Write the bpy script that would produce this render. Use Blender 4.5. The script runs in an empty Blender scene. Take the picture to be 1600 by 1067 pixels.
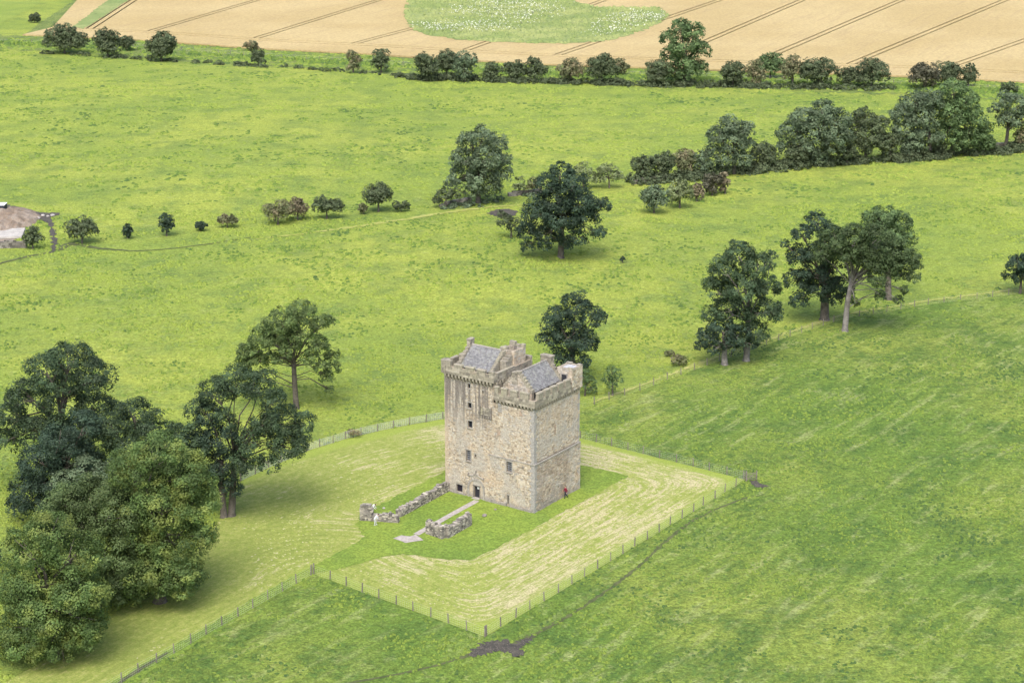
import bpy, bmesh, math, random
import numpy as np
from mathutils import Vector, Matrix

# ------------------------------------------------------------------ camera, sky, sun, exposure
scene = bpy.context.scene
COL = scene.collection
FPX, CAM_H, PITCH = 2890.0, 89.0, math.radians(16.8)
cam = bpy.data.cameras.new("camera")
cam.sensor_width = 36.0
cam.lens = 36.0 * FPX / 1600.0
cam.clip_start, cam.clip_end = 1.0, 20000.0
camo = bpy.data.objects.new("camera", cam)
COL.objects.link(camo)
camo.location = (0, 0, CAM_H)
camo.rotation_euler = (math.pi / 2 - PITCH, 0, 0)
scene.camera = camo

SUN_AZ = math.atan2(-0.14, -0.90)          # clockwise from +Y
SUN_EL = math.radians(56)
world = bpy.data.worlds.new("World")
scene.world = world
world.use_nodes = True
wn = world.node_tree
bg = wn.nodes["Background"]
sky = wn.nodes.new("ShaderNodeTexSky")
sky.sky_type = 'NISHITA'
sky.sun_disc = False
sky.sun_elevation = SUN_EL
sky.sun_rotation = SUN_AZ
sky.air_density = 1.0
sky.dust_density = 4.0
sky.ozone_density = 0.6
wn.links.new(sky.outputs[0], bg.inputs[0])
bg.inputs[1].default_value = 0.15
sun = bpy.data.lights.new("sun", 'SUN')
sun.energy = 1.4
sun.angle = math.radians(30)
sun.color = (1.0, 0.96, 0.90)
suno = bpy.data.objects.new("sun", sun)
COL.objects.link(suno)
sd = Vector((math.sin(SUN_AZ) * math.cos(SUN_EL), math.cos(SUN_AZ) * math.cos(SUN_EL), math.sin(SUN_EL)))
suno.rotation_euler = sd.to_track_quat('Z', 'Y').to_euler()
suno.location = (0, 0, 200)
scene.view_settings.view_transform = 'Standard'
scene.view_settings.look = 'None'
scene.view_settings.gamma = 1.0
scene.view_settings.exposure = 1.0

# ------------------------------------------------------------------ helpers
C0 = np.array([0, 0, CAM_H])
FW = np.array([0, math.cos(PITCH), -math.sin(PITCH)])
UP = np.array([0, math.sin(PITCH), math.cos(PITCH)])
RT = np.array([1.0, 0, 0])


def sstep(a, b, x):
    t = np.clip((np.asarray(x, float) - a) / (b - a), 0, 1)
    return t * t * (3 - 2 * t)


def hgt(x, y):
    """Gentle swell of the meadows, level around the tower and beyond the far hedge."""
    x = np.asarray(x, float); y = np.asarray(y, float)
    r = np.hypot(x - 2, y - 225)
    m = sstep(55, 120, r) * (1 - sstep(500, 560, y)) * (1 - sstep(260, 400, np.abs(x)))
    w = (np.sin(x * 0.045 + y * 0.021 + 0.7) + np.sin(-x * 0.027 + y * 0.052 + 2.1) + 0.7 * np.sin(x * 0.06 - y * 0.03))
    return 0.42 * m * w


def ray(px, py):
    return FW + RT * ((px - 800) / FPX) - UP * ((py - 533.5) / FPX)


def at(px, py, z=None):
    """Ground point that the photograph shows at a pixel."""
    d = ray(px, py)
    zz = 0.0 if z is None else z
    for _ in range(6):
        P = C0 + d * ((zz - CAM_H) / d[2])
        if z is not None:
            break
        zz = float(hgt(P[0], P[1]))
    return P


def at_depth(px, py, Y):
    d = ray(px, py)
    return C0 + d * (Y / d[1])


def xy(pts):
    return [tuple(at(*p)[:2]) for p in pts]


def tag(o, label=None, cat=None, group=None, kind=None):
    if label: o["label"] = label
    if cat: o["category"] = cat
    if group: o["group"] = group
    if kind: o["kind"] = kind
    return o


def link(o, parent=None):
    COL.objects.link(o)
    if parent is not None:
        o.parent = parent
    return o


def empty(name, loc, rz=0.0):
    o = bpy.data.objects.new(name, None)
    o.empty_display_size = 0.3
    o.location = loc
    o.rotation_euler = (0, 0, rz)
    return link(o)


def np_mesh(name, V, Fq, mats, smooth=False, mi=None, attrs=None):
    """V (n,3); Fq (m,3) or (m,4)."""
    me = bpy.data.meshes.new(name)
    V = np.ascontiguousarray(V, np.float32); Fq = np.ascontiguousarray(Fq, np.int32)
    n, k = Fq.shape
    me.vertices.add(len(V)); me.vertices.foreach_set("co", V.ravel())
    me.loops.add(n * k); me.loops.foreach_set("vertex_index", Fq.ravel())
    me.polygons.add(n)
    me.polygons.foreach_set("loop_start", np.arange(0, n * k, k, dtype=np.int32))
    me.polygons.foreach_set("loop_total", np.full(n, k, np.int32))
    if smooth:
        me.polygons.foreach_set("use_smooth", np.ones(n, bool))
    for m in (mats if isinstance(mats, (list, tuple)) else [mats]):
        me.materials.append(m)
    if mi is not None:
        me.polygons.foreach_set("material_index", np.asarray(mi, np.int32))
    for an, av in (attrs or {}).items():
        a = me.attributes.new(an, 'FLOAT', 'POINT')
        a.data.foreach_set("value", np.asarray(av, np.float32))
    me.update()
    me.validate()
    return me


class MB:
    """Collects quads and tris, builds ONE mesh object."""
    def __init__(s):
        s.v = []; s.f = []

    def add(s, vs, fs):
        b = len(s.v)
        s.v.extend([tuple(p) for p in vs])
        s.f.extend([tuple(i + b for i in q) for q in fs])

    def box(s, x0, x1, y0, y1, z0, z1, jit=0.0, rng=None, taper=0.0):
        j = (lambda: rng.uniform(-jit, jit)) if jit else (lambda: 0.0)
        t = taper
        vs = [(x0 + j(), y0 + j(), z0 + j()), (x1 + j(), y0 + j(), z0 + j()), (x1 + j(), y1 + j(), z0 + j()), (x0 + j(), y1 + j(), z0 + j()),
              (x0 + t + j(), y0 + t + j(), z1 + j()), (x1 - t + j(), y0 + t + j(), z1 + j()), (x1 - t + j(), y1 - t + j(), z1 + j()), (x0 + t + j(), y1 - t + j(), z1 + j())]
        s.add(vs, [(3, 2, 1, 0), (4, 5, 6, 7), (0, 1, 5, 4), (1, 2, 6, 5), (2, 3, 7, 6), (3, 0, 4, 7)])

    def obox(s, c, ax, ay, az, jit=0.0, rng=None):
        """box about centre c with half axes ax, ay, az (numpy vectors)"""
        vs = []
        for sz in (-1, 1):
            for sx, sy in ((-1, -1), (1, -1), (1, 1), (-1, 1)):
                p = c + ax * sx + ay * sy + az * sz
                if jit:
                    p = p + np.array([rng.uniform(-jit, jit) for _ in range(3)])
                vs.append(p)
        s.add(vs, [(3, 2, 1, 0), (4, 5, 6, 7), (0, 1, 5, 4), (1, 2, 6, 5), (2, 3, 7, 6), (3, 0, 4, 7)])

    def tube(s, pts, rad, n=7, cap=True):
        pts = [np.asarray(p, float) for p in pts]
        b = len(s.v)
        ref = np.array([0.31, 0.87, 0.38])
        for i, p in enumerate(pts):
            d = pts[min(i + 1, len(pts) - 1)] - pts[max(i - 1, 0)]
            d = d / (np.linalg.norm(d) + 1e-9)
            a = np.cross(d, ref); a /= np.linalg.norm(a) + 1e-9
            c = np.cross(d, a)
            for k in range(n):
                t = 2 * math.pi * k / n
                s.v.append(tuple(p + (a * math.cos(t) + c * math.sin(t)) * rad[i]))
        for i in range(len(pts) - 1):
            for k in range(n):
                k2 = (k + 1) % n
                s.f.append((b + i * n + k, b + i * n + k2, b + (i + 1) * n + k2, b + (i + 1) * n + k))
        if cap:
            s.f.append(tuple(b + (len(pts) - 1) * n + k for k in range(n)))

    def mesh(s, name, mat, smooth=False):
        me = bpy.data.meshes.new(name)
        me.from_pydata(s.v, [], s.f)
        me.materials.append(mat)
        if smooth:
            me.polygons.foreach_set("use_smooth", np.ones(len(me.polygons), bool))
        me.update()
        return me

    def build(s, name, mat, parent=None, smooth=False, fix=True):
        me = s.mesh(name, mat, smooth)
        if fix:
            bm = bmesh.new(); bm.from_mesh(me)
            bmesh.ops.recalc_face_normals(bm, faces=bm.faces)
            bm.to_mesh(me); bm.free()
        return link(bpy.data.objects.new(name, me), parent)


def in_poly(px, py, poly):
    px = np.asarray(px); py = np.asarray(py)
    c = np.zeros(px.shape, bool)
    n = len(poly); j = n - 1
    for i in range(n):
        xi, yi = poly[i]; xj, yj = poly[j]
        if yi != yj:
            c ^= ((yi > py) != (yj > py)) & (px < (xj - xi) * (py - yi) / (yj - yi) + xi)
        j = i
    return c


def densify(poly, step, jag, rng, closed=True):
    out = []
    n = len(poly)
    for i in range(n if closed else n - 1):
        a = np.array(poly[i]); b = np.array(poly[(i + 1) % n])
        L = np.linalg.norm(b - a); k = max(1, int(L / step))
        nr = np.array([-(b - a)[1], (b - a)[0]]) / (L + 1e-9)
        for q in range(k):
            t = q / k
            p = a + (b - a) * t
            if q or jag:
                p = p + nr * rng.uniform(-jag, jag)
            out.append(tuple(p))
    if not closed:
        out.append(tuple(poly[-1]))
    return out


def drape(name, poly, off, mat, cell=6.0, step=1.2, jag=0.0, seed=1, smooth_z=True):
    rng = random.Random(seed)
    P = densify(poly, step, jag, rng)
    bm = bmesh.new()
    vs = [bm.verts.new((p[0], p[1], 0)) for p in P]
    es = [bm.edges.new((vs[i], vs[(i + 1) % len(vs)])) for i in range(len(vs))]
    bmesh.ops.triangle_fill(bm, edges=es, use_beauty=False, use_dissolve=False)
    X = [p[0] for p in P]; Y = [p[1] for p in P]
    if cell:
        for ax, lo, hi in ((0, min(X), max(X)), (1, min(Y), max(Y))):
            k = math.ceil(lo / cell)
            while k * cell < hi:
                co = [0, 0, 0]; co[ax] = k * cell
                no = [0, 0, 0]; no[ax] = 1
                bmesh.ops.bisect_plane(bm, geom=bm.verts[:] + bm.edges[:] + bm.faces[:], dist=1e-4, plane_co=co, plane_no=no)
                k += 1
    for v in bm.verts:
        v.co.z = float(hgt(v.co.x, v.co.y)) + off
    for f in bm.faces:
        if f.normal.z < 0:
            f.normal_flip()
    bm.normal_update()
    for f in bm.faces:
        if f.normal.z < 0:
            f.normal_flip()
    me = bpy.data.meshes.new(name)
    bm.to_mesh(me); bm.free()
    me.materials.append(mat)
    o = link(bpy.data.objects.new(name, me))
    return o


BARE = []


def drape_(name, poly, off, mat, *a):
    if mat.name in ('mud', 'bare_earth'):
        BARE.append(poly)
    return drape(name, poly, off, mat, *a)


# ------------------------------------------------------------------ materials
class NT:
    def __init__(s, name):
        s.m = bpy.data.materials.new(name)
        s.m.use_nodes = True
        s.t = s.m.node_tree
        s.b = s.t.nodes["Principled BSDF"]
        s.b.inputs["Roughness"].default_value = 0.9
        s.b.inputs["Specular IOR Level"].default_value = 0.15
        s.out = s.t.nodes["Material Output"]

    def n(s, typ, **kw):
        nd = s.t.nodes.new(typ)
        for k, v in kw.items():
            setattr(nd, k, v)
        return nd

    def l(s, a, b):
        s.t.links.new(a, b)

    def setin(s, sock, v):
        if isinstance(v, bpy.types.NodeSocket):
            s.l(v, sock)
        elif isinstance(v, (tuple, list)):
            sock.default_value = tuple(v) + ((1.0,) if len(v) == 3 and sock.type == 'RGBA' else ())
        else:
            sock.default_value = v

    def pos(s):
        return s.n("ShaderNodeNewGeometry").outputs["Position"]

    def obj(s):
        return s.n("ShaderNodeTexCoord").outputs["Object"]

    def mapping(s, vec, scale=(1, 1, 1), rz=0.0):
        m = s.n("ShaderNodeMapping")
        s.l(vec, m.inputs[0])
        m.inputs["Rotation"].default_value = (0, 0, rz)
        m.inputs["Scale"].default_value = scale
        return m.outputs[0]

    def noise(s, vec, scale, detail=3, rough=0.55, dist=0.0):
        q = s.n("ShaderNodeTexNoise")
        s.l(vec, q.inputs["Vector"])
        q.inputs["Scale"].default_value = scale
        q.inputs["Detail"].default_value = detail
        q.inputs["Roughness"].default_value = rough
        q.inputs["Distortion"].default_value = dist
        return q.outputs["Fac"]

    def ramp(s, f, lo, hi, a=0.0, b=1.0):
        q = s.n("ShaderNodeMapRange")
        q.interpolation_type = 'SMOOTHSTEP'
        s.l(f, q.inputs[0])
        q.inputs[1].default_value = lo; q.inputs[2].default_value = hi
        q.inputs[3].default_value = a; q.inputs[4].default_value = b
        return q.outputs[0]

    def math(s, op, a, b=0.0):
        q = s.n("ShaderNodeMath", operation=op)
        s.setin(q.inputs[0], a); s.setin(q.inputs[1], b)
        return q.outputs[0]

    def mix(s, fac, a, b, mode='MIX'):
        q = s.n("ShaderNodeMix", data_type='RGBA', blend_type=mode)
        s.setin(q.inputs[0], fac); s.setin(q.inputs[6], a); s.setin(q.inputs[7], b)
        return q.outputs[2]

    def scale(s, col, fac):
        q = s.n("ShaderNodeVectorMath", operation='SCALE')
        s.l(col, q.inputs[0]); s.setin(q.inputs[3], fac)
        return q.outputs[0]

    def attr(s, name):
        return s.n("ShaderNodeAttribute", attribute_name=name).outputs["Fac"]

    def island(s):
        return s.n("ShaderNodeNewGeometry").outputs["Random Per Island"]

    def cramp(s, f, stops):
        q = s.n("ShaderNodeValToRGB")
        s.l(f, q.inputs[0])
        e = q.color_ramp.elements
        while len(e) < len(stops):
            e.new(0.5)
        for el, (p, c) in zip(e, stops):
            el.position = p; el.color = tuple(c) + (1,)
        return q.outputs[0]

    def bump(s, hgt_, dist, strength=1.0):
        q = s.n("ShaderNodeBump")
        s.l(hgt_, q.inputs["Height"])
        q.inputs["Distance"].default_value = dist
        q.inputs["Strength"].default_value = strength
        s.l(q.outputs[0], s.b.inputs["Normal"])

    def done(s, col=None, rough=None):
        if col is not None:
            s.setin(s.b.inputs["Base Color"], col)
        if rough is not None:
            s.setin(s.b.inputs["Roughness"], rough)
        return s.m


def grass_mat(name, base, light, dark, straw, streak=0.0, clump=1.0, straw_amt=0.5, big=0.02, fine_bump=0.22, rz=0.95):
    k = NT(name); p = k.pos()
    n1 = k.noise(p, big, 3)
    n2 = k.noise(p, 0.11, 4, 0.6)
    n3 = k.noise(p, 0.75, 5, 0.68, 0.4)
    n4 = k.noise(p, 3.4, 4, 0.7)
    c = k.mix(k.ramp(n1, 0.36, 0.64), base, light)
    c = k.mix(k.ramp(n2, 0.42, 0.7, 0, 0.55), c, dark)
    cl = k.math('ADD', n3, k.math('MULTIPLY', n2, 0.35))
    c = k.mix(k.ramp(cl, 0.66, 0.84, 0, 0.75 * clump), c, dark)
    ns = k.noise(p, 0.4, 5, 0.7)
    c = k.mix(k.ramp(ns, 0.54, 0.72, 0, straw_amt), c, straw)
    if streak:
        st = k.noise(k.mapping(p, (1, 1, 1), rz), 1.0, 2)
        vec = k.mapping(k.mapping(p, (1, 1, 1), -rz), (0.10, 0.62, 1))
        st = k.noise(vec, 1.0, 4, 0.6)
        pm = k.ramp(k.noise(p, 0.045, 3), 0.40, 0.60, 0.4, 1.0)
        c = k.mix(k.math('MULTIPLY', k.ramp(st, 0.5, 0.70, 0, streak), pm), c, straw)
        c = k.mix(k.math('MULTIPLY', k.ramp(st, 0.5, 0.32, 0, streak * 1.2), pm), c, dark)
    n5 = k.noise(p, 1.5, 4, 0.7)
    c = k.scale(c, k.ramp(n5, 0.3, 0.7, 1.0 - 0.36 * clump, 1.0 + 0.26 * clump))
    c = k.scale(c, k.ramp(n4, 0.25, 0.75, 0.62, 1.32))
    k.bump(k.math('ADD', k.math('MULTIPLY', n3, 1.0), k.math('MULTIPLY', n4, 0.45)), fine_bump * 2.2, 0.75)
    return k.done(c, 0.95)


M = {}
M['meadow'] = grass_mat('meadow_grass', (0.208, 0.276, 0.050), (0.280, 0.330, 0.060), (0.112, 0.176, 0.044), (0.38, 0.40, 0.16), straw_amt=0.3, clump=0.8)
M['pasture'] = grass_mat('pasture_grass', (0.130, 0.205, 0.036), (0.205, 0.262, 0.050), (0.062, 0.120, 0.028), (0.33, 0.36, 0.15), streak=0.5, straw_amt=0.5, big=0.03)
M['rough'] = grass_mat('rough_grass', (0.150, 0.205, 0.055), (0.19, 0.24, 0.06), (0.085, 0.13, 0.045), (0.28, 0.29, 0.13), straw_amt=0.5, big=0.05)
M['farfield'] = grass_mat('far_field_grass', (0.20, 0.27, 0.05), (0.24, 0.30, 0.06), (0.13, 0.20, 0.05), (0.3, 0.3, 0.12), clump=0.3)
M['lawn'] = grass_mat('lawn_grass', (0.150, 0.225, 0.038), (0.195, 0.262, 0.045), (0.105, 0.175, 0.035), (0.27, 0.30, 0.10), clump=0.5, straw_amt=0.18, big=0.07, fine_bump=0.05)


def hay_mat():
    k = NT('mown_hay'); p = k.pos()
    e = k.attr('edge_distance')
    comb = k.n("ShaderNodeCombineXYZ")
    sx = k.n("ShaderNodeSeparateXYZ"); k.l(p, sx.inputs[0])
    k.l(k.math('MULTIPLY', e, 2.3), comb.inputs[0])
    k.l(k.math('MULTIPLY', sx.outputs[0], 0.22), comb.inputs[1])
    k.l(k.math('MULTIPLY', sx.outputs[1], 0.22), comb.inputs[2])
    st = k.noise(comb.outputs[0], 1.0, 5, 0.72)
    n2 = k.noise(p, 0.09, 4)
    n3 = k.noise(p, 1.3, 5, 0.7)
    n4 = k.noise(p, 5.0, 3, 0.7)
    g = k.mix(k.ramp(n3, 0.35, 0.65), (0.215, 0.272, 0.056), (0.285, 0.315, 0.088))
    straw = k.mix(k.ramp(n4, 0.3, 0.7), (0.37, 0.335, 0.18), (0.50, 0.45, 0.28))
    f = k.math('ADD', k.math('ADD', st, k.math('MULTIPLY', k.math('SUBTRACT', n3, 0.5), 0.35)), k.math('MULTIPLY', k.math('SUBTRACT', n2, 0.5), 0.55))
    # hay lies thick east of the tower, thin in the west
    thick = k.ramp(sx.outputs[0], -40.0, 8.0, -0.15, 0.05)
    f = k.math('ADD', f, thick)
    c = k.mix(k.ramp(f, 0.45, 0.66, 0, 0.9), g, straw)
    c = k.mix(k.ramp(f, 0.42, 0.28, 0, 0.4), c, (0.15, 0.20, 0.045))
    # uncut green edge beside the fence
    edge = k.ramp(k.math('ADD', e, k.math('MULTIPLY', n3, 1.2)), 1.5, 2.7, 1.0, 0.0)
    c = k.mix(edge, c, k.mix(n3, (0.21, 0.29, 0.05), (0.28, 0.33, 0.07)))
    c = k.scale(c, k.ramp(n4, 0.2, 0.8, 0.72, 1.22))
    k.bump(k.math('ADD', k.math('MULTIPLY', st, 1.3), k.math('MULTIPLY', n3, 0.7)), 0.28, 0.75)
    return k.done(c, 0.95)


M['hay'] = hay_mat()


def simple_noise_mat(name, a, b, scale=1.0, bump=0.05, rough=0.9, c=None):
    k = NT(name); p = k.pos()
    n = k.noise(p, scale, 5, 0.65)
    n2 = k.noise(p, scale * 6, 3, 0.6)
    col = k.mix(k.ramp(n, 0.35, 0.65), a, b)
    if c is not None:
        col = k.mix(k.ramp(n2, 0.55, 0.7), col, c)
    col = k.scale(col, k.ramp(n2, 0.2, 0.8, 0.75, 1.2))
    if bump:
        k.bump(k.math('ADD', n, k.math('MULTIPLY', n2, 0.5)), bump, 0.8)
    return k.done(col, rough)


M['mud'] = simple_noise_mat('mud', (0.050, 0.047, 0.042), (0.088, 0.080, 0.066), 1.2, 0.15, 0.7, (0.16, 0.14, 0.11))
M['track'] = simple_noise_mat('worn_track', (0.068, 0.088, 0.034), (0.115, 0.130, 0.055), 1.0, 0.15, 0.9, (0.05, 0.045, 0.035))
M['gravel'] = simple_noise_mat('path_gravel', (0.30, 0.27, 0.25), (0.40, 0.37, 0.34), 2.0, 0.03, 0.9)
M['soil'] = simple_noise_mat('field_soil', (0.09, 0.08, 0.045), (0.12, 0.105, 0.055), 0.6, 0.1, 0.95)
M['earth'] = simple_noise_mat('bare_earth', (0.20, 0.155, 0.115), (0.28, 0.235, 0.19), 0.35, 0.3, 0.95, (0.16, 0.15, 0.13))
M['concrete'] = simple_noise_mat('concrete', (0.34, 0.325, 0.30), (0.44, 0.42, 0.385), 0.6, 0.02, 0.85)
M['wood'] = simple_noise_mat('weathered_wood', (0.15, 0.135, 0.115), (0.23, 0.21, 0.18), 2.5, 0.02, 0.9)
M['wire'] = NT('galvanised_wire').done((0.45, 0.46, 0.47), 0.5)
M['darkmetal'] = NT('dark_painted_metal').done((0.03, 0.035, 0.05), 0.5)


def wheat_mat():
    k = NT('ripe_wheat'); p = k.pos()
    n1 = k.noise(p, 0.02, 3)
    n2 = k.noise(p, 1.1, 4, 0.75)
    vec = k.mapping(k.mapping(p, (1, 1, 1), -math.radians(66)), (0.03, 0.55, 1))
    st = k.noise(vec, 1.0, 3, 0.6)
    c = k.mix(k.ramp(n1, 0.35, 0.65), (0.385, 0.300, 0.142), (0.43, 0.342, 0.172))
    c = k.mix(k.ramp(st, 0.5, 0.7, 0, 0.4), c, (0.33, 0.255, 0.140))
    c = k.scale(c, k.ramp(n2, 0.25, 0.75, 0.78, 1.18))
    k.bump(n2, 0.35, 0.8)
    return k.done(c, 0.95)


M['wheat'] = wheat_mat()


def weed_mat():
    k = NT('weed_patch'); p = k.pos()
    n1 = k.noise(p, 0.05, 4)
    n2 = k.noise(p, 0.6, 5, 0.7)
    c = k.mix(k.ramp(n1, 0.4, 0.6), (0.19, 0.245, 0.085), (0.26, 0.30, 0.115))
    c = k.mix(k.ramp(n2, 0.5, 0.7, 0, 0.7), c, (0.085, 0.14, 0.05))
    k.bump(n2, 0.6, 0.9)
    return k.done(c, 0.95)


M['weeds'] = weed_mat()


def leaf_mat(name, a, b, warm=None, trans=0.28):
    k = NT(name)
    r = k.island()
    p = k.pos()
    n = k.noise(p, 0.45, 3)
    c = k.mix(r, a, b)
    if warm is not None:
        c = k.mix(k.ramp(n, 0.46, 0.64, 0, 0.85), c, warm)
    c = k.scale(c, k.ramp(n, 0.3, 0.7, 0.82, 1.18))
    c = k.scale(c, k.attr('tone'))
    k.setin(k.b.inputs["Base Color"], c)
    k.b.inputs["Roughness"].default_value = 0.6
    k.b.inputs["Specular IOR Level"].default_value = 0.25
    tr = k.n("ShaderNodeBsdfTranslucent")
    k.l(k.scale(c, 1.15), tr.inputs[0])
    mx = k.n("ShaderNodeMixShader")
    mx.inputs[0].default_value = trans
    k.l(k.b.outputs[0], mx.inputs[1]); k.l(tr.outputs[0], mx.inputs[2])
    k.l(mx.outputs[0], k.out.inputs[0])
    return k.m


L = {
    'syc': leaf_mat('sycamore_leaves', (0.042, 0.073, 0.038), (0.069, 0.108, 0.050)),
    'dark': leaf_mat('dark_tree_leaves', (0.031, 0.056, 0.038), (0.052, 0.086, 0.050)),
    'lime': leaf_mat('lime_tree_leaves', (0.070, 0.126, 0.039), (0.118, 0.180, 0.050), (0.184, 0.223, 0.055)),
    'limed': leaf_mat('dull_lime_leaves', (0.070, 0.112, 0.041), (0.110, 0.151, 0.054)),
    'open': leaf_mat('open_crown_leaves', (0.085, 0.137, 0.047), (0.144, 0.196, 0.065)),
    'ash': leaf_mat('ash_leaves', (0.094, 0.140, 0.082), (0.147, 0.194, 0.108)),
    'mid': leaf_mat('mid_green_leaves', (0.086, 0.143, 0.058), (0.130, 0.195, 0.075)),
    'haw': leaf_mat('hawthorn_leaves', (0.070, 0.101, 0.052), (0.113, 0.140, 0.070)),
    'willow': leaf_mat('willow_leaves', (0.163, 0.208, 0.098), (0.227, 0.267, 0.124)),
    'olive': leaf_mat('olive_bush_leaves', (0.137, 0.163, 0.078), (0.195, 0.208, 0.104), (0.215, 0.182, 0.111)),
    'umb': leaf_mat('umbrella_crown_leaves', (0.056, 0.092, 0.037), (0.085, 0.124, 0.047)),
    'rust': leaf_mat('rusty_bush_leaves', (0.165, 0.145, 0.090), (0.215, 0.190, 0.120)),
    'purple': leaf_mat('purple_brown_leaves', (0.085, 0.088, 0.058), (0.125, 0.122, 0.080)),
}
M['bark'] = simple_noise_mat('grey_brown_bark', (0.085, 0.075, 0.062), (0.145, 0.130, 0.110), 1.5, 0.08)
M['palebark'] = simple_noise_mat('pale_grey_bark', (0.14, 0.13, 0.118), (0.25, 0.235, 0.215), 1.2, 0.08)


def tuft_mat():
    k = NT('tall_grass_tufts')
    p = k.pos()
    t = k.attr('tint')
    c = k.cramp(t, [(0.0, (0.062, 0.112, 0.036)), (0.35, (0.126, 0.195, 0.037)), (0.65, (0.225, 0.288, 0.052)), (0.85, (0.31, 0.34, 0.11)), (1.0, (0.40, 0.385, 0.24))])
    n = k.noise(p, 5.0, 4, 0.75)
    c = k.scale(c, k.ramp(n, 0.25, 0.75, 0.66, 1.3))
    k.bump(n, 0.16, 0.9)
    return k.done(c, 0.95)


M['tuft'] = tuft_mat()


def stone_mat(name, kind):
    """per-stone colour, plus weather stains with shapes of their own (object space: x along the east face, y along the front)"""
    k = NT(name)
    r = k.island(); o = k.obj()
    if kind == 'tower':
        c = k.cramp(r, [(0.0, (0.25, 0.21, 0.16)), (0.16, (0.38, 0.32, 0.245)), (0.36, (0.50, 0.43, 0.335)), (0.6, (0.44, 0.37, 0.28)), (0.78, (0.59, 0.53, 0.43)), (0.92, (0.42, 0.395, 0.35)), (1.0, (0.30, 0.28, 0.25))])
        n1 = k.noise(o, 0.22, 4, 0.6)
        c = k.mix(k.ramp(n1, 0.52, 0.68, 0, 0.42), c, (0.52, 0.40, 0.27))          # orange sandstone patches
        n2 = k.noise(k.mapping(o, (1.3, 1.3, 1.0)), 0.30, 4, 0.65)
        c = k.mix(k.ramp(n2, 0.46, 0.60, 0, 0.60), c, (0.40, 0.385, 0.35))          # grey lichen and lime wash
        sx = k.n("ShaderNodeSeparateXYZ"); k.l(o, sx.inputs[0])
        st = k.noise(k.mapping(o, (2.6, 2.6, 0.09)), 1.0, 4, 0.62)
        # water streaks below the taller parapet
        zt = k.math('MULTIPLY', k.ramp(sx.outputs[2], 7.5, 13.5, 0, 1), k.ramp(sx.outputs[1], 5.8, 7.2, 0, 1))
        c = k.mix(k.math('MULTIPLY', k.ramp(st, 0.44, 0.54, 0, 0.95), zt), c, (0.189, 0.171, 0.152))
        # drip stains low on the walls
        c = k.mix(k.ramp(k.noise(k.mapping(o, (1.098, 1.098, 0.305)), 1.0, 4, 0.6), 0.57, 0.75, 0, 0.45), c, (0.244, 0.226, 0.201))
        low = k.math('MULTIPLY', k.ramp(sx.outputs[1], -0.05, -0.09, 0, 1), k.ramp(sx.outputs[0], 9.0, 7.0, 0, 1))
        c = k.mix(k.math('MULTIPLY', low, k.ramp(k.noise(o, 0.5, 4), 0.36, 0.56, 0.05, 0.42)), c, (0.22, 0.18, 0.145))   # coarser brown rubble low on the right face
        # patchy darker grey band at the foot
        c = k.mix(k.math('MULTIPLY', k.ramp(sx.outputs[2], 0.9, 0.3, 0, 0.6), k.ramp(n2, 0.35, 0.55)), c, (0.232, 0.220, 0.201))
    elif kind == 'parapet':
        c = k.cramp(r, [(0.0, (0.17, 0.155, 0.13)), (0.4, (0.255, 0.235, 0.19)), (0.75, (0.32, 0.295, 0.235)), (1.0, (0.40, 0.37, 0.305))])
        n1 = k.noise(o, 0.7, 5, 0.65)
        c = k.mix(k.ramp(n1, 0.5, 0.66, 0, 0.55), c, (0.36, 0.345, 0.24))
        c = k.mix(k.ramp(n1, 0.46, 0.34, 0, 0.6), c, (0.16, 0.148, 0.13))
    elif kind == 'quoin':
        c = k.cramp(r, [(0.0, (0.22, 0.216, 0.21)), (0.5, (0.30, 0.292, 0.28)), (1.0, (0.40, 0.385, 0.36))])
        n1 = k.noise(o, 0.8, 5, 0.65)
        c = k.mix(k.ramp(n1, 0.5, 0.7, 0, 0.5), c, (0.549, 0.476, 0.366))
    elif kind == 'ruin':
        c = k.cramp(r, [(0.0, (0.102, 0.096, 0.086)), (0.3, (0.186, 0.174, 0.154)), (0.6, (0.282, 0.264, 0.234)), (0.85, (0.396, 0.366, 0.306)), (1.0, (0.528, 0.492, 0.420))])
        n1 = k.noise(o, 0.6, 5, 0.65)
        c = k.mix(k.ramp(n1, 0.5, 0.65, 0, 0.6), c, (0.192, 0.180, 0.162))
    elif kind == 'drystone':
        c = k.cramp(r, [(0.0, (0.085, 0.081, 0.073)), (0.5, (0.183, 0.171, 0.152)), (1.0, (0.293, 0.275, 0.244))])
    elif kind == 'slate':
        c = k.cramp(r, [(0.0, (0.145, 0.148, 0.152)), (0.5, (0.19, 0.194, 0.198)), (1.0, (0.26, 0.264, 0.266))])
        n1 = k.noise(o, 1.1, 5, 0.65)
        c = k.mix(k.ramp(n1, 0.50, 0.66, 0, 0.45), c, (0.27, 0.275, 0.225))
    elif kind == 'blocked':
        c = k.mix(r, (0.34, 0.26, 0.205), (0.42, 0.32, 0.25))
    nf = k.noise(o, 5.0, 4, 0.7)
    c = k.scale(c, k.ramp(nf, 0.25, 0.75, 0.76, 1.2))
    k.bump(nf, 0.05, 0.6)
    return k.done(c, 0.95)


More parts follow.
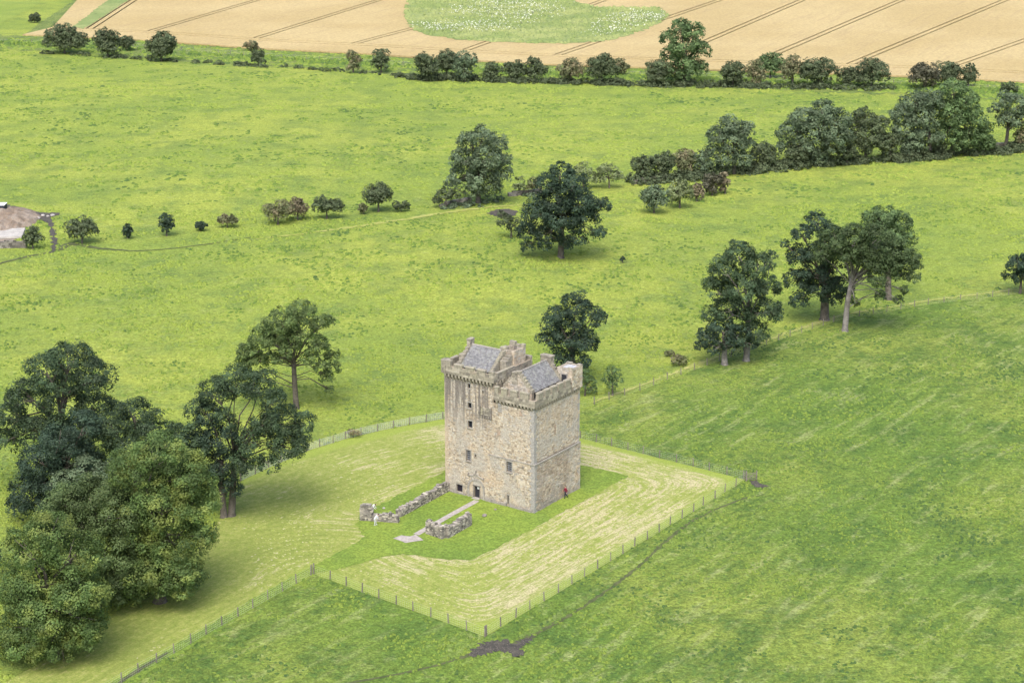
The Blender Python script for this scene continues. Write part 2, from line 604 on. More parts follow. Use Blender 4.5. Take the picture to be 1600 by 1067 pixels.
for kk in ('tower', 'parapet', 'quoin', 'ruin', 'drystone', 'slate', 'blocked'):
    M['st_' + kk] = stone_mat(kk + '_stone', kk)
M['mortar'] = simple_noise_mat('lime_mortar', (0.25, 0.215, 0.165), (0.34, 0.30, 0.235), 1.2, 0.03)
M['dressed'] = simple_noise_mat('dressed_grey_stone', (0.27, 0.255, 0.235), (0.37, 0.35, 0.315), 1.5, 0.03)
M['darkstone'] = simple_noise_mat('dark_weathered_stone', (0.15, 0.14, 0.125), (0.25, 0.23, 0.205), 1.5, 0.03)
M['glass'] = NT('dark_window_glass').done((0.018, 0.022, 0.032), 0.15)
M['door'] = NT('dark_door_wood').done((0.035, 0.037, 0.045), 0.6)
M['iron'] = NT('iron_bars').done((0.04, 0.035, 0.05), 0.6)
M['paper'] = NT('paper').done((0.78, 0.8, 0.82), 0.8)
M['lead'] = simple_noise_mat('lead_roofing', (0.36, 0.37, 0.40), (0.47, 0.48, 0.50), 1.0, 0.02, 0.6)

#@@SETTING
# ------------------------------------------------------------------ ground and fields
def axis(lo, hi, step, far):
    a = np.arange(lo, hi + 0.1, step)
    return np.concatenate([[-far, -far / 2.2, -far / 5, lo - 300, lo - 90], a, [hi + 90, hi + 300, far / 5, far / 2.2, far]])


gx = axis(-270, 270, 3.0, 9000.0); gy = axis(110, 840, 3.0, 9000.0)
GX, GY = np.meshgrid(gx, gy)
gv = np.stack([GX.ravel(), GY.ravel(), hgt(GX.ravel(), GY.ravel())], 1)
nx_, ny_ = len(gx), len(gy)
ii, jj = np.meshgrid(np.arange(nx_ - 1), np.arange(ny_ - 1))
b0 = (jj * nx_ + ii).ravel()
gf = np.stack([b0, b0 + 1, b0 + 1 + nx_, b0 + nx_], 1)
ground = link(bpy.data.objects.new('ground', np_mesh('ground', gv, gf, M['meadow'], smooth=True)))
tag(ground, kind='structure')

RF = [(905, 642), (1000, 610), (1085, 578), (1180, 545), (1320, 498), (1450, 476), (1600, 458)]     # fence of the right-hand field
FRONT = (490, 897); CORNER = (758, 995); EAST = (1165, 750); BACK = (907, 685)
rf = xy(RF)
dxr, dyr = rf[-1][0] - rf[-2][0], rf[-1][1] - rf[-2][1]
rf_ext = (rf[-1][0] + dxr * 5, rf[-1][1] + dyr * 5)
p_front, p_corner, p_east, p_back = xy([FRONT, CORNER, EAST, BACK])
pl = xy([(190, 1067)])[0]
ext_l = (p_front[0] + (pl[0] - p_front[0]) * 3.0, p_front[1] + (pl[1] - p_front[1]) * 3.0)
pasture_poly = rf + [rf_ext, (330, 250), (300, 60), (ext_l[0] + 20, 60), ext_l, p_front, p_corner, p_east, p_back]
tag(drape_('pasture', pasture_poly, 0.04, M['pasture'], 6.0, 2.0, 0.10, 3), kind='structure')

HAY_PX = [FRONT, CORNER, EAST, BACK, (830, 668), (692, 655), (600, 672), (540, 686), (480, 705), (420, 730), (372, 752), (352, 800), (300, 870), (220, 930), (120, 1000), (20, 1060), (-60, 1110)]
hay_poly = xy(HAY_PX) + [(ext_l[0] - 25, ext_l[1] - 5), ext_l]
hay = drape_('mown_hay_meadow', hay_poly, 0.05, M['hay'], 1.5, 1.5, 0.05, 4)
tag(hay, kind='structure')


def seg_dist(P, a, b):
    a = np.array(a); b = np.array(b); d = b - a
    t = np.clip(((P - a) @ d) / (d @ d), 0, 1)
    return np.linalg.norm(P - (a + t[:, None] * d), axis=1)


co = np.zeros(len(hay.data.vertices) * 3, np.float32)
hay.data.vertices.foreach_get("co", co)
HP = co.reshape(-1, 3)[:, :2].astype(float)
p_bl = xy([(692, 655)])[0]; p_l2 = xy([(480, 705)])[0]; p_l3 = xy([(352, 760)])[0]
ds = [seg_dist(HP, p_front, p_corner), seg_dist(HP, p_corner, p_east), seg_dist(HP, p_east, p_back), seg_dist(HP, p_bl, p_l2),
      seg_dist(HP, p_l2, p_l3), seg_dist(HP, p_front, ext_l), seg_dist(HP, p_back, p_bl)]
kk_ = 1.1
ed = -kk_ * np.log(np.sum([np.exp(-d_ / kk_) for d_ in ds], axis=0) + 1e-30)
at_ = hay.data.attributes.new('edge_distance', 'FLOAT', 'POINT')
at_.data.foreach_set("value", ed.astype(np.float32))

LAWN_PX = [(700, 733), (640, 766), (565, 803), (555, 820), (568, 838), (545, 856), (440, 910), (330, 975), (200, 1052), (110, 1105), (140, 1115), (240, 1048), (380, 962), (494, 897), (545, 886), (590, 873), (630, 866),
           (690, 874), (735, 876), (765, 862), (800, 843), (880, 800), (950, 762), (982, 745), (960, 737), (908, 728), (850, 715), (760, 715)]
lawn_poly = xy(LAWN_PX)
tag(drape_('lawn', lawn_poly, 0.08, M['lawn'], 6.0, 0.7, 0.22, 5), kind='structure')


def ribbon(pts_px, widths, rng, step=0.8, jag=0.25):
    P = [np.array(p) for p in xy(pts_px)]
    dense = []; W = []
    for i in range(len(P) - 1):
        n = max(2, int(np.linalg.norm(P[i + 1] - P[i]) / step))
        for q in range(n):
            t = q / n
            dense.append(P[i] * (1 - t) + P[i + 1] * t); W.append(widths[i] * (1 - t) + widths[i + 1] * t)
    dense.append(P[-1]); W.append(widths[-1])
    # smooth the centre line
    for _ in range(3):
        dense = [dense[0]] + [(dense[i - 1] + 2 * dense[i] + dense[i + 1]) / 4 for i in range(1, len(dense) - 1)] + [dense[-1]]
    lft = []; rgt = []
    for i, p in enumerate(dense):
        d = dense[min(i + 1, len(dense) - 1)] - dense[max(i - 1, 0)]
        d = d / (np.linalg.norm(d) + 1e-9); n = np.array([-d[1], d[0]])
        w = W[i] / 2
        lft.append(tuple(p + n * w * (1 + rng.uniform(-jag, jag)))); rgt.append(tuple(p - n * w * (1 + rng.uniform(-jag, jag))))
    return lft + rgt[::-1]


rg = random.Random(11)
tag(drape_('path', ribbon([(745, 783), (712, 801), (650, 836)], [0.85, 0.85, 0.9], rg, 1.0, 0.05), 0.11, M['gravel'], 0, 5.0, 0, 6), kind='structure')
tag(drape_('gravel_pad', xy([(614, 842), (627, 837), (641, 839), (650, 836), (662, 845), (634, 849)]), 0.115, M['gravel'], 0, 1.0, 0.06, 7), kind='structure')

tag(drape_('dirt_track', ribbon([(800, 1008), (830, 995), (890, 962), (960, 915), (1010, 875), (1040, 845), (1080, 815), (1120, 795), (1165, 778), (1195, 773)], [0.9, 0.65, 0.5, 0.45, 0.42, 0.5, 0.42, 0.38, 0.3, 0.12], rg, 0.5, 0.6), 0.07, M['track'], 6, 5.0, 0, 8), kind='structure')
tag(drape_('sheep_track', ribbon([(745, 1018), (700, 1035), (640, 1050), (570, 1063), (500, 1075)], [0.9, 0.5, 0.4, 0.4, 0.35], rg, 0.7, 0.35), 0.07, M['track'], 6, 5.0, 0, 9), kind='structure')
tag(drape_('mud_patch', xy([(732, 1022), (745, 1010), (762, 1002), (785, 1001), (806, 1004), (830, 994), (838, 996), (815, 1012), (822, 1022), (812, 1028), (795, 1021), (770, 1018), (755, 1024), (738, 1028)]), 0.09, M['mud'], 6, 0.22, 0.5, 10), kind='structure')
tag(drape_('wet_ground', xy([(1170, 752), (1182, 751), (1192, 757), (1202, 759), (1192, 763), (1180, 762), (1174, 757)]), 0.09, M['mud'], 0, 0.4, 0.2, 12), kind='structure')
tag(drape_('worn_strip', ribbon([(262, 1020), (235, 1036), (205, 1055), (180, 1072)], [0.3, 0.45, 0.5, 0.4], rg, 0.7, 0.35), 0.12, M['track'], 6, 5, 0, 13), kind='structure')

# far left: bare yard, muddy gateway tracks
tag(drape_('bare_earth', xy([(-60, 330), (5, 330), (18, 336), (38, 343), (43, 352), (36, 365), (24, 374), (10, 380), (-60, 384)]), 0.07, M['earth'], 6, 1.0, 0.4, 14), kind='structure')
tag(drape_('muddy_gateway', xy([(-5, 318), (14, 321), (40, 327), (62, 333), (95, 333), (92, 337), (80, 340), (80, 345), (86, 362), (90, 378), (84, 396), (80, 396), (82, 380), (78, 362), (74, 348), (60, 342), (46, 336), (20, 325), (-5, 321)]), 0.08, M['mud'], 6, 0.8, 0.45, 15), kind='structure')
tag(drape_('cattle_path', ribbon([(-5, 414), (25, 405), (60, 398), (85, 394), (110, 380), (150, 388), (210, 393), (270, 389), (330, 381), (400, 370)], [0.9, 0.9, 0.8, 1.2, 2.0, 1.2, 0.7, 0.5, 0.5, 0.3], rg, 1.0, 0.4), 0.07, M['track'], 6, 5, 0, 16), kind='structure')
M['pale'] = simple_noise_mat('trodden_pale_grass', (0.25, 0.29, 0.06), (0.34, 0.345, 0.115), 0.7, 0.1)
tag(drape_('trodden_path', ribbon([(400, 374), (470, 366), (560, 354), (640, 342), (700, 332), (765, 324), (815, 321)], [0.5, 1.2, 1.6, 1.7, 1.8, 1.5, 0.6], rg, 1.0, 0.5), 0.075, M['pale'], 6, 5, 0, 31), kind='structure')
tag(drape_('bare_bank', xy([(760, 334), (775, 328), (795, 327), (810, 330), (805, 337), (780, 340)]), 0.07, M['mud'], 6, 1.0, 0.4, 17), kind='structure')

tag(drape_('fence_strip', ribbon([(925, 629), (1000, 603), (1085, 571), (1180, 538), (1320, 491), (1450, 470), (1600, 451)], [0.4, 0.7, 0.8, 0.9, 0.9, 0.8, 0.7], rg, 1.0, 0.7), 0.075, M['pale'], 6, 5, 0, 33), kind='structure')
# wheat field, verge
S_PX = [(35, 57), (190, 63), (400, 78), (560, 86), (700, 95), (850, 103), (1000, 108), (1130, 112), (1300, 118), (1420, 122), (1520, 127), (1600, 131), (1700, 136)]
S_W = [np.array(p) for p in xy(S_PX)]


def off_line(line, d):
    out = []
    for i, p in enumerate(line):
        t = line[min(i + 1, len(line) - 1)] - line[max(i - 1, 0)]
        t = t / np.linalg.norm(t)
        out.append(p + np.array([-t[1], t[0]]) * d)
    return out


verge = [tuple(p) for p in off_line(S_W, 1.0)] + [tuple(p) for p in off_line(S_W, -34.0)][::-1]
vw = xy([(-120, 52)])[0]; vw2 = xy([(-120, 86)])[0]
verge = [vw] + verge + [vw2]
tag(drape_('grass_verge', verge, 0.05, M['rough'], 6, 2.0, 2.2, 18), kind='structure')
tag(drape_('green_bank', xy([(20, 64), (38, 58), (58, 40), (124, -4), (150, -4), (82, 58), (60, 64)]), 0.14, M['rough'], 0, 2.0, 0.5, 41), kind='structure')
tag(drape_('distant_green_field', xy([(-200, 40), (0, 38), (60, 8), (78, -12), (-200, -12)]), 0.06, M['farfield'], 0, 4, 0.5, 19), kind='structure')
west = xy([(35, 57), (60, 41), (125, -2)])
wd = np.array(west[2]) - np.array(west[1])
w_far = tuple(np.array(west[2]) + wd * 2.2)
field = [tuple(p) for p in S_W] + [(420, 700), (420, 1080), (w_far[0], 1080), w_far] + west[::-1][:-1]
tag(drape_('field_soil', field, 0.08, M['soil'], 0, 6, 0.2, 20), kind='structure')

TRAM = [((135, 45), (200, 3)), ((202, 57), (398, 0)), ((381, 64), (540, 15)), ((530, 73), (641, 44)), ((706, 84), (770, 61)), ((844, 93), (1046, 25)), ((1080, 72), (1249, 0)), ((1208, 83), (1404, 0)), ((1350, 89), (1566, 0)), ((1495, 98), (1600, 61))]


def half(bm, a, d, side, keep):
    """keep the part of bm on one side of the line a + t d"""
    n = np.array([-d[1], d[0]]) * side
    bmesh.ops.bisect_plane(bm, geom=bm.verts[:] + bm.edges[:] + bm.faces[:], dist=1e-4, plane_co=(a[0], a[1], 0), plane_no=(n[0], n[1], 0), clear_inner=True)


def poly_bm(poly):
    bm = bmesh.new()
    vs = [bm.verts.new((p[0], p[1], 0)) for p in poly]
    es = [bm.edges.new((vs[i], vs[(i + 1) % len(vs)])) for i in range(len(vs))]
    bmesh.ops.triangle_fill(bm, edges=es, use_beauty=False, use_dissolve=False)
    return bm


WH = 0.62
cuts = []
for a, b in TRAM:
    A = at(a[0], a[1], WH)[:2]; B = at(b[0], b[1], WH)[:2]
    d = (B - A) / np.linalg.norm(B - A); n = np.array([d[1], -d[0]])          # n to the right
    for k_ in (0.0, 2.6):
        cuts.append((A + n * k_, d))
main_poly = [tuple(p) for p in off_line(S_W, 22.5)] + field[len(S_W):]
main_poly = [tuple(off_line(S_W, 22.5)[0])] + [tuple(p) for p in off_line(S_W, 22.5)[1:]] + field[len(S_W):-1]
wv, wf = [], []


def wheat_piece(bm):
    if not bm.faces:
        bm.free(); return
    for f in bm.faces:
        if f.normal.z < 0: f.normal_flip()
    r = bmesh.ops.extrude_face_region(bm, geom=bm.faces[:])
    for v in [e for e in r['geom'] if isinstance(e, bmesh.types.BMVert)]:
        v.co.z += WH - 0.1
    for v in bm.verts:
        v.co.z += 0.1
    bm.verts.index_update()
    b = len(wv)
    wv.extend([tuple(v.co) for v in bm.verts])
    wf.extend([tuple(b + v.index for v in f.verts) for f in bm.faces])
    bm.free()


for i in range(len(cuts) + 1):
    bm = poly_bm(main_poly)
    if i > 0:
        a, d = cuts[i - 1]; n = np.array([d[1], -d[0]])
        half(bm, a + n * 0.42, d, -1, True)
    if i < len(cuts):
        a, d = cuts[i]; n = np.array([d[1], -d[0]])
        half(bm, a - n * 0.42, d, 1, True)
    wheat_piece(bm)
for o0, o1 in ((0.3, 17.0), (18.0, 21.5)):
    la = [tuple(p) for p in off_line(S_W, o0)]; lb = [tuple(p) for p in off_line(S_W, o1)]
    wheat_piece(poly_bm(la + lb[::-1]))
me = bpy.data.meshes.new('wheat_field'); me.from_pydata(wv, [], wf); me.materials.append(M['wheat'])
bm = bmesh.new(); bm.from_mesh(me); bmesh.ops.recalc_face_normals(bm, faces=bm.faces); bm.to_mesh(me); bm.free()
tag(link(bpy.data.objects.new('wheat_field', me)), kind='structure')
tag(drape_('green_strip', [tuple(at(x, y, WH)[:2]) for x, y in ((114, 42), (130, 46), (150, 34), (205, -2), (172, -2), (140, 22))], WH + 0.06, M['weeds'], 0, 2, 0.5, 21), kind='structure')
WEED_PX = [(645, -14), (634, 10), (634, 28), (642, 45), (668, 55), (720, 63), (790, 67), (880, 69), (950, 64), (1000, 50), (1035, 33), (1044, 23), (1030, 13), (985, 12), (935, 12), (895, 2), (870, -14)]
weed_poly = [tuple(at(x, y, WH)[:2]) for x, y in WEED_PX]
tag(drape_('weed_patch', weed_poly, WH + 0.08, M['weeds'], 6, 2.0, 1.6, 22), kind='structure')

#@@GRASS
# ------------------------------------------------------------------ rough grass tufts (one mass) and white weed flowers
nr = np.random.default_rng(5)


def vnoise(x, y, s, seed):
    """cheap value noise"""
    g = np.random.default_rng(seed).random((256, 256))
    u = x / s; v = y / s
    i = np.floor(u).astype(int); j = np.floor(v).astype(int)
    fu = u - i; fv = v - j
    fu = fu * fu * (3 - 2 * fu); fv = fv * fv * (3 - 2 * fv)
    q = lambda a, b: g[a % 256, b % 256]
    return (q(i, j) * (1 - fu) + q(i + 1, j) * fu) * (1 - fv) + (q(i, j + 1) * (1 - fu) + q(i + 1, j + 1) * fu) * fv


def tufts(name, X, Y, Z, size, height, tint, label_kind='stuff', mat=None):
    """low uneven hummocks of long grass: ragged ring, raised crown"""
    n = len(X); k = 5
    th = nr.random(n) * np.pi; asp = 0.55 + 0.45 * nr.random(n)
    a = np.arange(k) * 2 * np.pi / k + nr.uniform(-.3, .3, (n, k))
    r = size[:, None] * nr.uniform(0.45, 1.15, (n, k))
    lx = np.cos(a) * r; ly = np.sin(a) * r * asp[:, None]
    c, s_ = np.cos(th)[:, None], np.sin(th)[:, None]
    rx_ = X[:, None] + lx * c - ly * s_; ry_ = Y[:, None] + lx * s_ + ly * c
    m = 0.48 + 0.2 * nr.random((n, k))
    mx_ = X[:, None] + (rx_ - X[:, None]) * m; my_ = Y[:, None] + (ry_ - Y[:, None]) * m
    zb = np.repeat(Z[:, None], k, 1)
    ring = np.stack([rx_, ry_, zb - .05], -1); mid = np.stack([mx_, my_, zb + height[:, None] * nr.uniform(.35, .95, (n, k))], -1)
    top = np.stack([X + nr.normal(0, .12, n) * size, Y + nr.normal(0, .12, n) * size, Z + height], -1)[:, None]
    V = np.concatenate([ring, mid, top], 1).reshape(-1, 3)
    q = np.arange(k); q2 = (q + 1) % k
    tri = np.concatenate([np.stack([q, q2, k + q2], 1), np.stack([q, k + q2, k + q], 1), np.stack([k + q, k + q2, np.full(k, 2 * k)], 1)])
    Fq = (np.arange(n)[:, None, None] * (2 * k + 1) + tri[None]).reshape(-1, 3)
    tt = np.repeat(tint, 2 * k + 1) + nr.normal(0, .07, n * (2 * k + 1))
    o = link(bpy.data.objects.new(name, np_mesh(name, V, Fq, mat or M['tuft'], attrs={'tint': np.clip(tt, 0, 1)})))
    tag(o, kind=label_kind)
    return o


def inview(x, y, margin=0.03):
    d = np.stack([x, y, np.zeros_like(x) - CAM_H], -1)
    k = d @ FW
    u = (d @ RT) / k * FPX / 1600; v = -(d @ UP) / k * FPX / 1600
    return (np.abs(u) < 0.5 + margin) & (np.abs(v) < 0.3335 + margin)


def scatter(dens, y0, y1):
    W_ = 0.30 * y1 + 12
    n = int(dens * (y1 - y0) * 2 * W_)
    x = nr.uniform(-W_, W_, n); y = nr.uniform(y0, y1, n)
    m = inview(x, y)
    return x[m], y[m]


xs, ys, ss = [], [], []
for dens, y0, y1, s in ((2.2, 165, 235, 0.30), (1.5, 235, 300, 0.36), (0.95, 300, 400, 0.48), (0.46, 400, 530, 0.7), (0.34, 530, 670, 0.8)):
    x, y = scatter(dens, y0, y1)
    xs.append(x); ys.append(y); ss.append(np.full(len(x), s))
x = np.concatenate(xs); y = np.concatenate(ys); s = np.concatenate(ss)
vergelow = [tuple(p) for p in off_line(S_W, 3.0)] + [(420, 420), (420, 60), (-420, 60), (-420, 690)]
keep = ~in_poly(x, y, hay_poly) & in_poly(x, y, vergelow)
for bp in BARE:
    keep &= ~in_poly(x, y, bp)
cl = 0.6 * vnoise(x, y, 3.2, 1) + 0.4 * vnoise(x, y, 11.0, 2)
keep &= cl > 0.40 + 0.25 * nr.random(len(x)) * 0.8
x, y, s, cl = x[keep], y[keep], s[keep], cl[keep]
inpast = in_poly(x, y, pasture_poly)
tint = np.where(inpast, 0.26, 0.48) + 0.5 * (vnoise(x, y, 6.0, 3) - 0.5) + 0.35 * (vnoise(x, y, 30.0, 4) - 0.5)
straw_ = (vnoise(x, y, 4.0, 6) > 0.78)
tint = np.where(straw_, tint + 0.28 * nr.random(len(x)), tint) + nr.normal(0, 0.13, len(x))
tint = np.clip(tint, 0.0, np.where(inpast, 0.46, 0.60))
tufts('grass_tufts', x, y, hgt(x, y) + 0.04, s * (0.7 + 0.7 * nr.random(len(x))), (0.08 + 0.30 * nr.random(len(x)) * cl) * np.where(s > 0.45, 1.3, 1.0), tint)

# wisps of raked hay lying in rows inside the enclosure
x = nr.uniform(-75, 36, 120000); y = nr.uniform(150, 262, 120000)
m = inview(x, y, .02) & in_poly(x, y, hay_poly) & ~in_poly(x, y, lawn_poly); x, y = x[m], y[m]
hp_ = np.stack([x, y], 1)
e_ = -kk_ * np.log(np.sum([np.exp(-d_ / kk_) for d_ in (seg_dist(hp_, p_front, p_corner), seg_dist(hp_, p_corner, p_east), seg_dist(hp_, p_east, p_back), seg_dist(hp_, p_bl, p_l2), seg_dist(hp_, p_l2, p_l3), seg_dist(hp_, p_front, ext_l), seg_dist(hp_, p_back, p_bl))], axis=0) + 1e-30)
row = np.cos(2 * np.pi * (e_ + 0.5 * (vnoise(x, y, 7, 21) - .5)) / 1.25)
m = (row * .5 + .5 > 0.45 + .5 * nr.random(len(x))) & (e_ > 2.0) & (vnoise(x, y, 9, 22) + np.where(x > -8, .3, -.05) > .45 + .4 * nr.random(len(x)))
x, y = x[m], y[m]
tufts('hay_wisps', x, y, np.full(len(x), .05), .16 + .2 * nr.random(len(x)), .03 + .08 * nr.random(len(x)), .66 + .3 * nr.random(len(x)))
# long grass and nettles of the far verge
t_ = nr.random(3600); k_ = t_ * (len(S_W) - 1); i_ = np.minimum(k_.astype(int), len(S_W) - 2); fr = k_ - i_
SW = np.array(S_W); base_ = SW[i_] * (1 - fr[:, None]) + SW[i_ + 1] * fr[:, None]
tn = SW[i_ + 1] - SW[i_]; tn /= np.linalg.norm(tn, axis=1)[:, None]
offv = -nr.random(len(t_)) ** 0.8 * 31
pv = base_ + np.stack([-tn[:, 1], tn[:, 0]], 1) * offv[:, None]
band = (np.abs(offv + 20) < 4.5)  # rough dark green band below the hedge, its shadowy look put into the tint
tufts('verge_grass', pv[:, 0], pv[:, 1], np.full(len(pv), 0.04), 0.9 + 0.9 * nr.random(len(pv)), np.where(band, 0.8, 0.35) * (0.5 + nr.random(len(pv))), np.where(band, 0.05, 0.22) + 0.4 * nr.random(len(pv)))
# weeds and flowers inside the wheat
bx0, bx1 = min(p[0] for p in weed_poly), max(p[0] for p in weed_poly); by0, by1 = min(p[1] for p in weed_poly), max(p[1] for p in weed_poly)
x = nr.uniform(bx0, bx1, 4500); y = nr.uniform(by0, by1, 4500)
m = in_poly(x, y, weed_poly); x, y = x[m], y[m]
edge_w = np.min([seg_dist(np.stack([x, y], 1), weed_poly[i], weed_poly[(i + 1) % len(weed_poly)]) for i in range(len(weed_poly))], axis=0)
tufts('tall_weeds', x, y, np.full(len(x), WH + 0.08), 0.8 + 0.8 * nr.random(len(x)), 0.35 + 0.5 * nr.random(len(x)), np.where(edge_w < 4, 0.08, 0.42) + 0.35 * vnoise(x, y, 14, 9), mat=M['weeds'])
x = nr.uniform(bx0, bx1, 14000); y = nr.uniform(by0, by1, 14000)
fl = vnoise(x, y, 26, 12) * 0.6 + vnoise(x, y, 5, 13) * 0.4
c1 = at(800, 20, WH); c2 = at(955, 45, WH); c3 = at(1000, 30, WH); c4 = at(720, 45, WH)
near = np.max([np.exp(-(((x - c[0]) / rx) ** 2 + ((y - c[1]) / ry) ** 2)) for c, rx, ry in ((c1, 26, 50), (c2, 16, 34), (c3, 16, 34), (c4, 26, 18))], axis=0)
m = in_poly(x, y, weed_poly) & (fl * 0.55 + near * 0.55 > 0.54 + 0.5 * nr.random(len(x)))
x, y = x[m], y[m]
k = NT('white_flowers'); M['flower'] = k.done((0.48, 0.51, 0.40), 0.8)
n = len(x); rr = 0.13 + 0.2 * nr.random(n); zz = WH + 0.75 + 0.5 * nr.random(n)
ang = np.arange(6) * np.pi / 3
fv_ = np.stack([x[:, None] + np.cos(ang) * rr[:, None], y[:, None] + np.sin(ang) * rr[:, None], zz[:, None] + 0.15 * nr.normal(size=(n, 6))], -1).reshape(-1, 3)
tri = np.array([[0, 1, 2], [0, 2, 3], [0, 3, 4], [0, 4, 5]])
ff_ = (np.arange(n)[:, None, None] * 6 + tri[None]).reshape(-1, 3)
tag(link(bpy.data.objects.new('white_flower_heads', np_mesh('white_flower_heads', fv_, ff_, M['flower']))), kind='stuff')

# ------------------------------------------------------------------ the tower house
TN = at(834, 802); TA = math.radians(55.2)
tower = empty('tower_house', (TN[0], TN[1], 0.0), TA)          # local x runs back along the right face, local y along the front
tag(tower, 'tall ruined stone tower house with slate roofs and battlements on the lawn', 'tower')
rs = random.Random(77)
VA = lambda *a: np.array(a, float)
MU, WU, MV, WV = 6.2, 13.9, 10.45, 8.0      # main block width, total front, depths
MZ, WZ = 14.1, 16.3                          # wall heads below the corbels


def core_face(mb, O, A, Nn, w, z0, z1, ops, depth=0.4):
    us = sorted({0.0, w} | {q for o in ops for q in o[:2]}); zs = sorted({z0, z1} | {q for o in ops for q in o[2:4]})
    for i in range(len(us) - 1):
        for j in range(len(zs) - 1):
            um, zm = (us[i] + us[i + 1]) / 2, (zs[j] + zs[j + 1]) / 2
            if any(o[0] < um < o[1] and o[2] < zm < o[3] for o in ops):
                continue
            mb.add([O + A * us[i] + VA(0, 0, zs[j]), O + A * us[i + 1] + VA(0, 0, zs[j]), O + A * us[i + 1] + VA(0, 0, zs[j + 1]), O + A * us[i] + VA(0, 0, zs[j + 1])], [(0, 1, 2, 3)])
    for o in ops:
        c = [O + A * o[0] + VA(0, 0, o[2]), O + A * o[1] + VA(0, 0, o[2]), O + A * o[1] + VA(0, 0, o[3]), O + A * o[0] + VA(0, 0, o[3])]
        d = [p - Nn * depth for p in c]
        mb.add(c + d, [(0, 1, 5, 4), (1, 2, 6, 5), (2, 3, 7, 6), (3, 0, 4, 7), (4, 5, 6, 7)])


def stone_face(mb, O, A, Nn, w, z0, z1, ops=(), course=(0.13, 0.24), length=(0.17, 0.46), proud=(0.012, 0.055), skip=None):
    z = z0
    while z < z1 - 0.04:
        h = min(rs.uniform(*course), z1 - z)
        if z1 - z - h < 0.07: h = z1 - z
        cuts_ = [(0.0, w)]
        for o in ops:
            if o[2] - 0.02 < z + h and o[3] + 0.02 > z:
                nc = []
                for a, b in cuts_:
                    if o[1] <= a or o[0] >= b: nc.append((a, b)); continue
                    if o[0] > a: nc.append((a, o[0]))
                    if o[1] < b: nc.append((o[1], b))
                cuts_ = nc
        for a, b in cuts_:
            q = a
            while q < b - 0.03:
                ln = rs.uniform(*length)
                if b - q - ln < 0.10: ln = b - q
                g = 0.010; p = rs.uniform(*proud); j = lambda: rs.uniform(-0.018, 0.018)
                a0, a1, c0, c1 = q + g, q + ln - g, z + g, z + h - g
                if not (skip and skip((a0 + a1) / 2, (c0 + c1) / 2)):
                    fr = [O + A * (a0 + j() * .6) + VA(0, 0, c0 + j() * .6) + Nn * (p + j()), O + A * (a1 + j() * .6) + VA(0, 0, c0 + j() * .6) + Nn * (p + j()),
                          O + A * (a1 + j() * .6) + VA(0, 0, c1 + j() * .6) + Nn * (p + j()), O + A * (a0 + j() * .6) + VA(0, 0, c1 + j() * .6) + Nn * (p + j())]
                    bk = [O + A * a0 + VA(0, 0, c0) - Nn * 0.03, O + A * a1 + VA(0, 0, c0) - Nn * 0.03, O + A * a1 + VA(0, 0, c1) - Nn * 0.03, O + A * a0 + VA(0, 0, c1) - Nn * 0.03]
                    mb.add(fr + bk, [(0, 1, 2, 3), (0, 4, 5, 1), (1, 5, 6, 2), (2, 6, 7, 3), (3, 7, 4, 0)])
                q += ln
        z += h


XA, YA = VA(1, 0, 0), VA(0, 1, 0)
# openings along the front (u along local y): u0, u1, z0, z1
OPS = {
    'w1': (9.85, 10.27, 14.85, 15.5), 'w2': (9.68, 10.27, 12.2, 12.95), 'w3': (9.57, 10.27, 9.55, 10.5), 's1': (7.74, 7.98, 14.58, 15.0),
    'big': (9.84, 10.58, 4.95, 6.42), 's2': (9.0, 9.22, 5.7, 6.12), 'gril': (11.22, 12.18, 0.35, 1.36), 'door': (8.5, 9.36, 0.0, 1.72),
}
OPM = {'win': (3.38, 4.2, 4.8, 6.2), 's3': (3.84, 4.08, 0.4, 1.62), 'hole': (1.58, 1.76, 5.7, 5.95)}
arch_c, arch_r = 9.0, 1.1
in_arch = lambda a, z: (abs(a + MU - arch_c) < arch_r + 0.28 and z < 1.45) or ((a + MU - arch_c) ** 2 + (z - 1.42) ** 2 < (arch_r + 0.28) ** 2 and z > 1.3)

cw = MB(); sw = MB()
ow = [(o[0] - MU, o[1] - MU, o[2], o[3]) for o in OPS.values()]
core_face(cw, VA(0, MU, 0), YA, VA(-1, 0, 0), WU - MU, 0, 15.62, ow)
cw.box(.28, .4, MU + .02, WU - .02, 15.5, 16.3)
cw.box(.001, .28, MU + .02, WU - .02, 15.5, 15.615)
stone_face(sw, VA(0, MU, 0), YA, VA(-1, 0, 0), WU - MU - 0.0, 0, 15.62, [(o[0] - .12, o[1] + .12, o[2] - .12, o[3] + .12) for o in ow], skip=in_arch)
core_face(cw, VA(0, WU, 0), XA, VA(0, 1, 0), WV, 0, WZ, [])
stone_face(sw, VA(0, WU, 0), XA, VA(0, 1, 0), WV, 0, WZ)
core_face(cw, VA(WV, MU, 0), YA, VA(1, 0, 0), WU - MU, 0, WZ, [])
stone_face(sw, VA(WV, MU, 0), YA, VA(1, 0, 0), WU - MU, 0, WZ)
core_face(cw, VA(0, MU, MZ), XA, VA(0, -1, 0), WV, 0, WZ - MZ, [])
stone_face(sw, VA(0, MU, MZ + 0.2), XA, VA(0, -1, 0), WV, 0, WZ - MZ - 0.2)
wing = cw.build('wing_wall', M['mortar'], tower, fix=False)
tag(sw.build('rubble_stones', M['st_tower'], wing, fix=False), kind='stuff')

